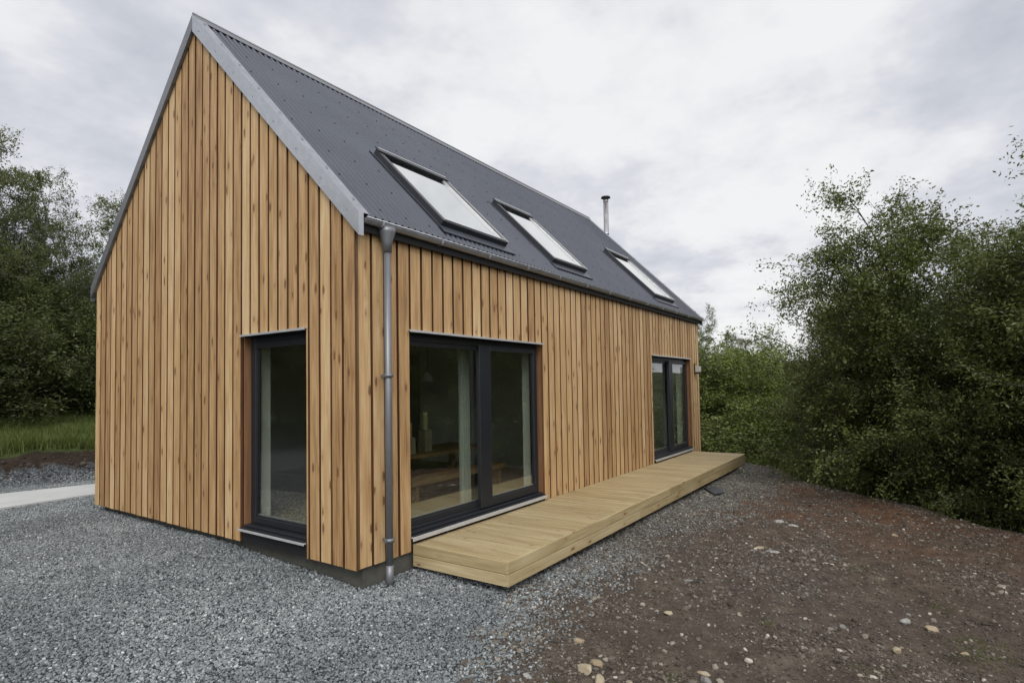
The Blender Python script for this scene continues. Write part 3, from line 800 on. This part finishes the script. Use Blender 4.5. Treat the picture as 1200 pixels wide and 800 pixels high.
def on_path(x, y):
    return (x > -2.61) & (y > np.interp(x, [-9, -.76, .55, 4], [7.35, 7.46, 7.56, 7.85])-.01) & (y < np.interp(x, [-9, -.36, 1, 4], [9.45, 9.16, 8.89, 8.6])+.01)
gd = lambda x, y: np.clip(gravel_m(x, y), 0, 1)*(bank_t(x, y) < .25)*wedge(x, y)*(~on_path(x, y))*np.where(y > 5, .75, 1)*(1-.8*smooth(.9, 2.6, x)*smooth(-.2, -1.2, y))
x1, y1 = scatter(400000, -3.8, 3.0, -3.9, 11.4, gd)
tone = np.clip(rng.normal(.46, .17, len(x1))+.22*(vnoise(x1, y1, 1.1, 51)-.5)+.16*(vnoise(x1, y1, .3, 52)-.5), 0, 1); br_ = rng.random(len(x1)) < .02; tone[br_] = rng.uniform(.8, 1, br_.sum())
stones('gravel', x1, y1, np.clip(rng.lognormal(-3.83, .22, len(x1)), .012, .042), M['gravel'], tone, 'blue grey crushed gravel spread in front of the gable', .7, .22)
gd2 = lambda x, y: np.clip(gravel_m(x, y)*.8+.05, 0, 1)*wedge(x, y)*(edge_d(x, y) < .2)*(.35+.65*vnoise(x, y, .35, 21))
x2, y2 = scatter(140000, .9, 11.4, -3.6, .1, lambda x, y: gd2(x, y)*smooth(.9, 2.4, x))
tone = np.clip(rng.normal(.46, .2, len(x2)), 0, 1)
stones('gravel', x2, y2, rng.uniform(.016, .038, len(x2)), M['gravelmix'], tone, 'thin grey gravel thrown down along the front edge of the deck', .6, .3)
dd = lambda x, y: (.20+.55*smooth(.42, .72, vnoise(x, y, .55, 31))+.5*smooth(.4, .75, gravel_m(x, y)+vnoise(x, y, .3, 33)*.4))*wedge(x, y)*(edge_d(x, y) < .15)*(gravel_m(x, y) < .9)
x3, y3 = scatter(330000, -2.6, 10.6, -6.2, -.6, dd)
sz = np.clip(rng.lognormal(-4.20, .50, len(x3)), .007, .075)
tone = np.clip(rng.beta(1.8, 2.5, len(x3))+.10*(sz > .03), 0, 1)
stones('rubble', x3, y3, sz, M['rubble'], tone, 'small brown and grey stones scattered over the bare soil', .6, .36)
# fallen stones on the cut face of the soil bank
x4, y4 = scatter(9000, -3.0, 3.6, 9.4, 12.0, lambda x, y: (bank_t(x, y) > .1)*(bank_t(x, y) < .9)*.25)
stones('rubble', x4, y4, np.clip(rng.lognormal(-3.3, .5, len(x4)), .015, .16), M['rubble'], np.clip(rng.beta(1.3, 6, len(x4)), 0, 1)*.8, 'dark earth clods and stones on the cut face of the soil bank', .7, .4)

# single rocks worth pointing at
def rock(x, y, size, mat, label, seed, flat=.5):
    r = np.random.default_rng(seed)
    bm = bmesh.new(); bmesh.ops.create_icosphere(bm, subdivisions=2, radius=1)
    planes = [(Vector(r.normal(0, 1, 3)).normalized(), r.uniform(.55, .85)) for _ in range(9)]
    for v in bm.verts:
        for nrm, d in planes:
            k = v.co.dot(nrm)
            if k > d: v.co -= nrm*(k-d)
        v.co *= 1+r.uniform(-.03, .03)
        v.co.x *= size*.62; v.co.y *= size*r.uniform(.40, .41); v.co.z *= size*flat*.6
    me = bpy.data.meshes.new('rock'); bm.to_mesh(me); bm.free()
    at = me.attributes.new('tone', 'FLOAT', 'POINT'); tv = r.uniform(.35, .8)
    at.data.foreach_set('value', np.clip(tv+r.normal(0, .05, len(me.vertices)), 0, 1).astype(np.float32))
    me.materials.append(mat)
    o = bpy.data.objects.new('rock', me); COL.objects.link(o)
    o.location = (x, y, float(ground_z(x, y))+size*flat*.18); o.rotation_euler = (r.uniform(-.2, .2), r.uniform(-.2, .2), r.uniform(0, 6.28))
    tag(o, label, 'rock', 'loose rocks on the bare soil')
T, G = M['rock'], M['rockgrey']
rock(-.05, -2.40, .135, T, 'broad tan rock, largest of the cluster at the gravel edge', 1, .45)
rock(.10, -2.42, .10, T, 'tan rock leaning on the largest rock of the cluster at the gravel edge', 2, .5)
rock(-.10, -2.53, .10, T, 'tan rock at the bottom of the cluster at the gravel edge', 3, .6)
rock(.33, -2.16, .085, T, 'small ochre rock behind the cluster at the gravel edge', 4, .6)
rock(-.03, -2.72, .065, T, 'flat ochre stone just beside the cluster of tan rocks', 5, .45)
rock(.34, -3.09, .075, T, 'orange tinted stone resting on a pale grey one', 6, .5)
rock(.23, -3.13, .085, G, 'pale grey stone under the orange tinted one', 7, .6)
rock(2.00, -4.20, .085, G, 'pale rounded rock, first of two on the open soil', 8, .6)
rock(1.97, -4.37, .085, T, 'ochre capped rock, second of two on the open soil', 9, .6)
rock(1.41, -4.15, .075, T, 'tan rounded stone in front of the two rocks on the open soil', 10, .6)
rock(2.27, -4.22, .055, G, 'small white stone behind the two rocks on the open soil', 11, .5)
rock(1.56, -3.80, .060, G, 'white stone lying alone in the middle of the soil', 12, .6)
rock(1.59, -4.55, .055, T, 'small tan stone near the green weeds', 13, .6)
rock(4.97, -2.79, .13, G, 'flat pale slab of stone in the gravelly patch beyond the deck middle', 14, .3)
rock(4.81, -2.98, .12, G, 'flat pale stone beside the slab in the gravelly patch', 15, .3)
rock(3.44, -2.96, .15, G, 'long pale flat stone in the stony patch of soil', 16, .3)
rock(5.07, -4.09, .10, T, 'tan stone near the far rim of the soil', 17, .45)
rock(3.62, -2.80, .11, T, 'pinkish flat stone behind the stony patch of soil', 18, .35)
rock(1.20, -2.55, .075, T, 'brown stone halfway between the deck corner and the stony patch', 19, .5)
rock(2.05, -2.45, .085, G, 'grey flat stone near the stony strip beside the deck', 20, .4)
rock(-.33, -2.11, .060, G, 'small grey stone where the clean gravel ends', 21, .6)

# slate slab by the deck
mb = MB()
pts = [(6.52, -1.50), (6.76, -1.60), (7.06, -1.50), (7.30, -1.30), (7.02, -1.18)]
zs = float(ground_z(6.85, -1.4)); vs = [(x, y, zs+.012) for x, y in pts]+[(x, y, zs+.040) for x, y in pts]
mb.add(vs, [(4, 3, 2, 1, 0), (5, 6, 7, 8, 9)]+[(i, (i+1) % 5, 5+(i+1) % 5, 5+i) for i in range(5)])
o = mb.build('slate_slab', M['slate'], bevel=.006); tag(o, 'dark slate slab lying on the gravel against the deck front', 'slab')

# ---------------------------------------------------------------- vegetation
def leaf_quads(P, size, rngl, up=.6, narrow=.42):
    """one folded leaf per point"""
    n = len(P)
    d = rngl.normal(0, 1, (n, 3)); d[:, 2] = d[:, 2]*.6-.35; d /= np.linalg.norm(d, axis=1)[:, None]
    nn = rngl.normal(0, 1, (n, 3)); nn[:, 2] += up; sd = np.cross(d, nn); sd /= np.linalg.norm(sd, axis=1)[:, None]+1e-9
    s = size*rngl.uniform(.6, 1.25, n)[:, None]
    V = np.stack([P, P+d*s*.5+sd*s*narrow*.5, P+d*s, P+d*s*.5-sd*s*narrow*.5], 1)
    return V.reshape(-1, 3), np.arange(4*n).reshape(-1, 4)

def grow(seed, H, Rr, nstem=4, cs=.12, nbr=26, ntw=16, nlf=30, leaf=.055, lean=.35, droop=.15, prof='bush', up=.5, twl=(.22, .6), jit=.05):
    """branch skeleton -> (trunk MB, leaf positions, leaf tones)"""
    r = np.random.default_rng(seed); tr = MB(); LP = []; LT = []
    def nrm(v): return v/(np.linalg.norm(v)+1e-9)
    for s in range(nstem):
        az = 2*np.pi*s/nstem+r.uniform(-.5, .5); ln = lean*r.uniform(.4, 1.2)*(1 if nstem > 1 else .3)
        hh = H*(1.0 if s == 0 else r.uniform(.70, .97)); p = np.array([math.cos(az), math.sin(az), 0])*.16*(nstem > 1)
        pts = [p+np.array([0, 0, -.35])]; d = np.array([math.cos(az)*ln, math.sin(az)*ln, 1.0]); k = 9
        for i in range(k):
            d = nrm(d+r.normal(0, .13, 3)+np.array([0, 0, .10])); p = p+d*hh/k*(1 if i else 1); pts.append(p.copy())
        pts = np.array(pts); r0 = .0055*hh+.008
        rad = [r0*(1-i/len(pts))**1.0+.003 for i in range(len(pts))]
        tr.tube([tuple(q) for q in pts], rad, 7, cap=False)
        for b in range(nbr):
            t = cs+(1-cs)*((b+r.random())/nbr)**.85; f = t*(len(pts)-1.001); i = int(f); o = pts[i]+(pts[i+1]-pts[i])*(f-i)
            a = r.uniform(0, 2*np.pi)
            if nstem > 1 and r.random() < .6: a = az+r.normal(0, .8)
            if prof == 'bush': pl = Rr*(.35+.75*math.sin(math.pi*min(1, t*.85+.12))**.8)*(1-.55*t)
            elif prof == 'cone': pl = Rr*(1.05-t)*(.9+.2*r.random())
            else: pl = Rr*(.30+.9*math.sin(math.pi*min(1, t*.95))**.7)*(1-.35*t)
            pl *= r.uniform(.55, 1.2); el = r.uniform(.15, .75)*up*2
            bd = nrm(np.array([math.cos(a), math.sin(a), el])); bp = [o]; q = o.copy()
            for j in range(4):
                bd = nrm(bd+r.normal(0, .16, 3)+np.array([0, 0, -droop*.5])); q = q+bd*pl/4; bp.append(q.copy())
            bp = np.array(bp); br0 = max(.004, rad[i]*.36)
            tr.tube([tuple(z) for z in bp], [br0*(1-j/5)**.9+.002 for j in range(5)], 4, cap=False)
            shade = r.normal(0, .16)
            nt_ = max(8, int(ntw*(.5+pl/Rr)))
            for w in range(nt_):
                tt = .18+.82*(w+r.random())/nt_; f2 = min(tt, .999)*4; ii = int(f2); oo = bp[ii]+(bp[ii+1]-bp[ii])*(f2-ii)
                td = nrm(nrm(bp[ii+1]-bp[ii])*.7+r.normal(0, .65, 3)+np.array([0, 0, .15-droop])); tl = r.uniform(*twl)
                te = oo+td*tl+np.array([0, 0, -droop*tl*.5])
                if w % 2 == 0: tr.tube([tuple(oo), tuple((oo+te)/2+r.normal(0, .015, 3)), tuple(te)], [.005, .0035, .0018], 3, cap=False)
                m = max(3, int(nlf*r.uniform(.6, 1.3)*tl/twl[1]))
                u = r.random(m)**.8
                LP.append(oo+(te-oo)*u[:, None]+r.normal(0, jit, (m, 3)))
                LT.append(np.clip(.42+shade+r.normal(0, .10)+r.normal(0, .14, m), 0, 1))
    return tr, np.concatenate(LP), np.concatenate(LT)

PROTO = {}
def make_proto(key, barkm, leafm, narrow=.42, lsize=.055, **kw):
    tr, P, T_ = grow(lsize if False else kw.pop('seed'), leaf=lsize, **kw)
    r = np.random.default_rng(99)
    k = P[:, 2] > .02; P, T_ = P[k], T_[k]
    V, Fq = leaf_quads(P, lsize, r, narrow=narrow)
    cm = np_mesh('crown', V, Fq, [leafm], {'lv': np.repeat(T_, 4)}, False, 4)
    to = tr.build('trunk', barkm); tm = to.data; bpy.data.objects.remove(to)
    PROTO[key] = (tm, cm, len(P))
make_proto('willow_a', M['bark'], M['leaf'], seed=1, H=5.9, Rr=2.5, nstem=6, nbr=34, ntw=19, nlf=62, lsize=.054, lean=.42)
make_proto('willow_b', M['bark'], M['leaf'], seed=2, H=5.6, Rr=2.7, nstem=7, nbr=32, ntw=20, nlf=66, lsize=.054, lean=.36)
make_proto('willow_c', M['bark'], M['leaf_dark'], seed=3, H=4.6, Rr=2.4, nstem=7, nbr=30, ntw=18, nlf=60, lsize=.054, lean=.46, cs=.04)
make_proto('birch_a', M['birch'], M['leaf'], seed=4, H=9.0, Rr=2.3, nstem=2, nbr=54, ntw=20, nlf=30, lsize=.085, lean=.2, cs=.16, prof='tall', droop=.25)
make_proto('birch_b', M['birch'], M['leaf_dark'], seed=5, H=8.2, Rr=2.4, nstem=3, nbr=44, ntw=19, nlf=28, lsize=.085, lean=.25, cs=.14, prof='tall', droop=.2)
make_proto('shrub_a', M['bark'], M['leaf_bright'], seed=6, H=2.6, Rr=1.7, nstem=8, nbr=16, ntw=12, nlf=30, lsize=.075, lean=.8, cs=.02)
make_proto('shrub_b', M['bark'], M['leaf_dark'], seed=7, H=3.1, Rr=1.9, nstem=8, nbr=17, ntw=12, nlf=30, lsize=.075, lean=.8, cs=.02)
make_proto('bramble', M['bark'], M['leaf_bright'], seed=8, H=1.0, Rr=.9, nstem=9, nbr=9, ntw=8, nlf=22, lsize=.070, lean=1.4, cs=.02, narrow=.6, droop=.5)

def plant(key, name, x, y, h, label, cat, group, rot=None, wide=1.0, z=None):
    tm, cm, _ = PROTO[key]; H0 = {'willow_a': 5.9, 'willow_b': 5.6, 'willow_c': 4.6, 'birch_a': 9.0, 'birch_b': 8.2, 'shrub_a': 2.6, 'shrub_b': 3.1, 'bramble': 1.0}[key]
    t = thing(name, (x, y, float(ground_z(x, y)) if z is None else z), label, cat, group)
    s = h/H0; t.scale = (s*wide, s*wide, s); t.rotation_euler = (0, 0, random.uniform(0, 6.28) if rot is None else rot)
    for nm, me in (('trunk', tm), ('crown', cm)):
        o = bpy.data.objects.new(nm, me); COL.objects.link(o); o.parent = t
    return t
GR = 'willows massed along the bank beyond the soil'
plant('willow_b', 'willow_tree', 9.4, -5.25, 6.3, 'tallest willow of the bank, its top standing above the thicket', 'tree', GR, 3.3, 1.0)
plant('willow_b', 'willow_tree', 10.6, -4.75, 5.3, 'rounded willow stepping down beside the tallest willow', 'tree', GR, 1.6, 1.0)
plant('willow_c', 'willow_tree', 11.5, -4.0, 4.2, 'dark willow at the low end of the thicket, next to the deck end', 'tree', GR, 2.9, .95)
plant('willow_c', 'willow_tree', 9.2, -4.0, 3.5, 'low dark willow leaning out over the rim of the soil', 'tree', GR, 4.4, .85)
plant('willow_b', 'willow_tree', 8.4, -6.5, 5.5, 'broad willow at the outer edge of the view, level with the tallest', 'tree', GR, 5.2, 1.05)
plant('willow_c', 'willow_tree', 7.5, -5.55, 3.7, 'low dark willow in front of the broad outer willow', 'tree', GR, .9, .9)
plant('willow_a', 'willow_tree', 10.6, -6.5, 5.8, 'willow filling the gap behind the tallest willow', 'tree', GR, 3.3, .9)
plant('willow_b', 'willow_tree', 12.6, -4.6, 5.4, 'willow deep inside the thicket, mostly hidden by the front row', 'tree', GR, .2, 1.0)
for (x, y, h, k, rt) in ((6.4, -8.0, 5.8, 'willow_a', 1.0), (5.2, -9.6, 5.6, 'willow_b', 2.0), (2.6, -11.5, 6.0, 'willow_a', 4.0), (8.3, -8.6, 6.2, 'willow_b', 3.0)):
    plant(k, 'willow_tree', x, y, h, 'willow continuing the thicket around the near side of the soil', 'tree', GR, rt, 1.1)
GB = 'trees and shrubs beyond the far end of the house'
plant('shrub_a', 'shrub', 15.8, -.9, 2.7, 'bright green shrub just past the deck end', 'shrub', GB, 1.0, 1.2)
plant('shrub_a', 'shrub', 17.6, .9, 3.3, 'bright green shrub in the middle of the hedge behind the deck end', 'shrub', GB, 2.0, 1.2)
plant('shrub_b', 'shrub', 18.6, 2.7, 3.5, 'dark shrub half hidden behind the far corner of the house', 'shrub', GB, 3.0, 1.2)
plant('shrub_a', 'shrub', 20.5, 1.6, 3.7, 'tall bright shrub rising behind the hedge', 'shrub', GB, 4.0, 1.3)
plant('shrub_b', 'shrub', 19.3, -.6, 3.4, 'dark shrub at the back of the hedge beside the willows', 'shrub', GB, .5, 1.3)
plant('birch_b', 'birch_tree', 23.8, 3.3, 5.4, 'slender tree showing just past the eaves at the far corner', 'tree', GB, 1.2, .8)
plant('birch_a', 'birch_tree', 27.0, 2.0, 4.4, 'small distant tree poking above the hedge', 'tree', GB, 2.2, .9)
plant('bramble', 'bramble', 12.5, -.35, 1.0, 'pale leafy bramble against the end of the deck', 'bramble', GB, 0, 1.3)
plant('bramble', 'bramble', 12.9, -.95, 1.1, 'leafy bramble in front of the bright shrub', 'bramble', GB, 1, 1.4)
plant('bramble', 'bramble', 13.4, .35, 1.2, 'bramble growing by the far corner of the house', 'bramble', GB, 2, 1.4)
plant('bramble', 'bramble', 14.6, .9, 1.3, 'bramble rising behind the far corner of the house', 'bramble', GB, 3, 1.5)
plant('bramble', 'bramble', 11.6, -1.85, .8, 'low bramble at the rim of the soil beside the deck end', 'bramble', GB, 4, 1.2)
plant('bramble', 'bramble', 10.55, -2.55, .6, 'low bramble under the dark low willow', 'bramble', GB, 5, 1.2)
GL = 'trees and shrubs behind the gable'
plant('birch_a', 'birch_tree', .35, 15.6, 9.1, 'tallest tree behind the gable, at the edge of the view', 'tree', GL, .3, .72)
plant('birch_b', 'birch_tree', 2.35, 16.6, 7.1, 'middle tree of the three crowns behind the gable', 'tree', GL, 1.3, .75)
plant('birch_a', 'birch_tree', 4.75, 18.6, 7.9, 'tree half hidden by the gable wall', 'tree', GL, 2.6, .9)
plant('shrub_b', 'shrub', .3, 15.0, 3.6, 'dark shrub under the tallest tree behind the gable', 'shrub', GL, .1, 1.2)
plant('shrub_b', 'shrub', 1.9, 15.3, 3.3, 'dark shrub in the middle of the grass bank', 'shrub', GL, 1.5, 1.2)
plant('shrub_b', 'shrub', 3.3, 15.7, 3.5, 'dark shrub on the grass bank close to the gable wall', 'shrub', GL, 3.0, 1.2)
plant('willow_c', 'willow_tree', 1.3, 17.5, 4.9, 'dark willow filling the gap between tallest and middle tree', 'tree', GL, 2.0, 1.2)
plant('willow_c', 'willow_tree', 3.8, 18.0, 4.7, 'dark willow filling the gap next to the gable wall', 'tree', GL, 4.0, 1.2)
for i, (x, y, h, k) in enumerate(((-2.2, 15.6, 8.6, 'birch_b'), (-5.0, 15.0, 8.0, 'birch_a'), (-7.6, 13.6, 8.4, 'birch_b'), (-10.5, 12.0, 8.2, 'birch_a'), (-3.6, 14.2, 4.8, 'willow_c'), (-6.4, 13.4, 5.0, 'willow_c'), (-9.2, 11.6, 4.9, 'willow_c'), (-13.0, 9.0, 8.2, 'birch_b'), (7.5, 18.5, 6.3, 'birch_b'), (11.5, 17.5, 6.2, 'birch_a'), (15.5, 15.0, 6.0, 'birch_b'))):
    plant(k, 'willow_tree' if 'willow' in k else 'birch_tree', x, y, h, 'tree continuing the wood outside the view, seen only in the gable window', 'tree', 'wood mirrored in the gable window', i*1.1, 1.1)

# grass on the bank, undergrowth along the rim, weeds on the soil
def blades(name, x, y, h, mat, label, w=.010, tone=None):
    n = len(x); z = ground_z(x, y)-.01; a = rng.uniform(0, 2*np.pi, n); bend = rng.uniform(.1, .55, n)*h
    b = rng.uniform(0, 2*np.pi, n); P = np.stack([x, y, z], -1)
    sd = np.stack([np.cos(a), np.sin(a), 0*a], -1)*(w*rng.uniform(.6, 1.3, n))[:, None]
    off = np.stack([np.cos(b)*bend, np.sin(b)*bend, h*np.sqrt(1-(bend/h)**2*.6)], -1); mid = np.stack([np.cos(b)*bend*.32, np.sin(b)*bend*.32, h*.58], -1)
    V = np.stack([P-sd, P+sd, P+mid+sd*.75, P+mid-sd*.75, P+off+sd*.08, P+off-sd*.08], 1).reshape(-1, 3)
    k = 6*np.arange(n)[:, None]
    Fq = np.stack([np.concatenate([k, k+1, k+2, k+3], 1), np.concatenate([k+3, k+2, k+4, k+5], 1)], 1).reshape(-1, 4)
    t = np.clip(rng.normal(.45, .2, n), 0, 1) if tone is None else tone
    me = np_mesh(name, V, Fq, [mat], {'lv': np.repeat(t, 6)}, False, 4)
    o = bpy.data.objects.new(name, me); COL.objects.link(o); tag(o, label, kind='stuff')
x5, y5 = scatter(260000, -5, 7, 9.5, 16.5, lambda x, y: smooth(.93, 1.0, bank_t(x, y))*(.35+.65*vnoise(x, y, .5, 41)))
blades('grass', x5, y5, rng.uniform(.10, .38, len(x5)), M['grass'], 'long rough grass on top of the soil bank', .006)
x6, y6 = scatter(60000, 4.0, 20.0, -8.0, 4.0, lambda x, y: np.clip(smooth(.05, .5, edge_d(x, y))*smooth(2.4, .8, edge_d(x, y))*smooth(.5, -.5, y)+smooth(11.3, 12.2, x)*(y > -1.5)*.9, 0, 1)*.6*np.where(x < 10.4, .35, 1))
blades('undergrowth', x6, y6, np.where(x6 < 10.4, .45, 1)*rng.uniform(.10, .42, len(x6)), M['grass'], 'rough grass and weeds along the rim of the soil', .011)
cx = [(1.72, -4.72, .16), (1.55, -4.62, .12), (1.9, -4.6, .1), (2.6, -4.45, .08), (.95, -4.0, .09), (3.4, -3.75, .10), (-.35, -2.3, .06), (.2, -2.9, .05), (1.35, -3.3, .05)]
xs_, ys_ = [], []
for a, b, s in cx:
    n = int(520*s/.1*.5); xs_.append(rng.normal(a, s, n)); ys_.append(rng.normal(b, s*.8, n))
x7, y7 = np.concatenate(xs_), np.concatenate(ys_)
blades('weeds', x7, y7, rng.uniform(.008, .028, len(x7)), M['grass'], 'thin patches of low green weeds on the soil', .004)

# ---------------------------------------------------------------- sky and light
SUN = Vector((-.52, -.50, .72)).normalized()
w = bpy.data.worlds.new('World'); scene.world = w; w.use_nodes = True
nt = w.node_tree; nt.nodes.clear(); N = NT(nt)
out = N.n('ShaderNodeOutputWorld')
sky = N.n('ShaderNodeTexSky'); sky.sky_type = 'NISHITA'; sky.sun_disc = False
sky.sun_elevation = math.asin(SUN.z); sky.sun_rotation = math.atan2(SUN.x, SUN.y); sky.air_density = 1.2; sky.dust_density = 2.0
tc = N.n('ShaderNodeTexCoord'); d = tc.outputs['Generated']
sx = N.n('ShaderNodeSeparateXYZ'); N.l(d, sx.inputs[0])
zc = N.math('ADD', N.math('MAXIMUM', sx.outputs[2], 0.0), .22)
cv = N.n('ShaderNodeCombineXYZ'); N.l(N.math('DIVIDE', sx.outputs[0], zc), cv.inputs[0]); N.l(N.math('DIVIDE', sx.outputs[1], zc), cv.inputs[1])
c1 = N.noise(N.vmath('ADD', cv.outputs[0], (3.1, 1.7, 0.0)), .85, 6, .55)
c2 = N.noise(N.vmath('ADD', cv.outputs[0], (9.4, 5.2, 2.0)), 2.4, 5, .60)
cl = N.math('ADD', N.math('MULTIPLY', c1, .66), N.math('MULTIPLY', c2, .34))
cl = N.math('ADD', N.math('MULTIPLY', N.math('SUBTRACT', cl, .5), 1.75), .5)
# bright veil over the middle of the view
br = N.vmath('DOT_PRODUCT', d, tuple(Vector((.93, .30, .28)).normalized()))
cl = N.math('ADD', cl, N.math('MULTIPLY', N.ramp(br, [(.80, 0.0), (.97, 1.0)], 'EASE'), .125))
cc = N.ramp(cl, [(.36, (.53, .555, .62)), (.47, (.645, .665, .725)), (.54, (.74, .75, .80)), (.60, (.86, .86, .885)), (.68, (.93, .93, .935))])
# brighter cloud overhead and behind the camera, where the sun stands
sd = N.vmath('DOT_PRODUCT', d, tuple(SUN))
cc = N.mix(1.0, cc, N.ramp(sd, [(.05, 1.0), (.95, 1.0)]), 'MULTIPLY')
glow = N.math('ADD', N.math('MULTIPLY', N.ramp(sd, [(.30, 0.0), (1.0, 1.0)]), 1.6), 1.0)
gm = N.n('ShaderNodeVectorMath'); gm.operation = 'SCALE'; N.l(cc, gm.inputs[0]); N.l(glow, gm.inputs['Scale'])
b1 = N.n('ShaderNodeBackground'); N.l(gm.outputs[0], b1.inputs[0]); b1.inputs[1].default_value = 1.0
b2 = N.n('ShaderNodeBackground'); N.l(sky.outputs[0], b2.inputs[0]); b2.inputs[1].default_value = .10
mx = N.n('ShaderNodeMixShader'); mx.inputs[0].default_value = .06; N.l(b1.outputs[0], mx.inputs[1]); N.l(b2.outputs[0], mx.inputs[2]); N.l(mx.outputs[0], out.inputs[0])
sl = bpy.data.lights.new('sun', 'SUN'); sl.energy = 1.5; sl.angle = R(28); sl.color = (1, .965, .92)
so = bpy.data.objects.new('sun', sl); COL.objects.link(so); so.rotation_euler = SUN.to_track_quat('Z', 'Y').to_euler()

# ---------------------------------------------------------------- camera
f, pyy, pitch, roll, yaw = 665.294, 428.62, .037085, -.016502, .966821
fw = Vector((math.sin(yaw), math.cos(yaw), 0)); rt = Vector((math.cos(yaw), -math.sin(yaw), 0)); up = Vector((0, 0, 1))
fwd = fw*math.cos(pitch)+up*math.sin(pitch); up1 = up*math.cos(pitch)-fw*math.sin(pitch)
rt2 = rt*math.cos(roll)+up1*math.sin(roll); up2 = up1*math.cos(roll)-rt*math.sin(roll)
cd = bpy.data.cameras.new('camera'); cam = bpy.data.objects.new('camera', cd); COL.objects.link(cam)
cam.matrix_world = Matrix(((rt2.x, up2.x, -fwd.x, -3.567086), (rt2.y, up2.y, -fwd.y, -4.261953), (rt2.z, up2.z, -fwd.z, 1.687249), (0, 0, 0, 1)))
cd.sensor_fit = 'HORIZONTAL'; cd.sensor_width = 36; cd.lens = f/1200*36; cd.shift_y = (pyy-400)/1200
cd.clip_start = .05; cd.clip_end = 2000
scene.camera = cam
scene.view_settings.view_transform = 'Standard'; scene.view_settings.look = 'None'; scene.view_settings.exposure = 0
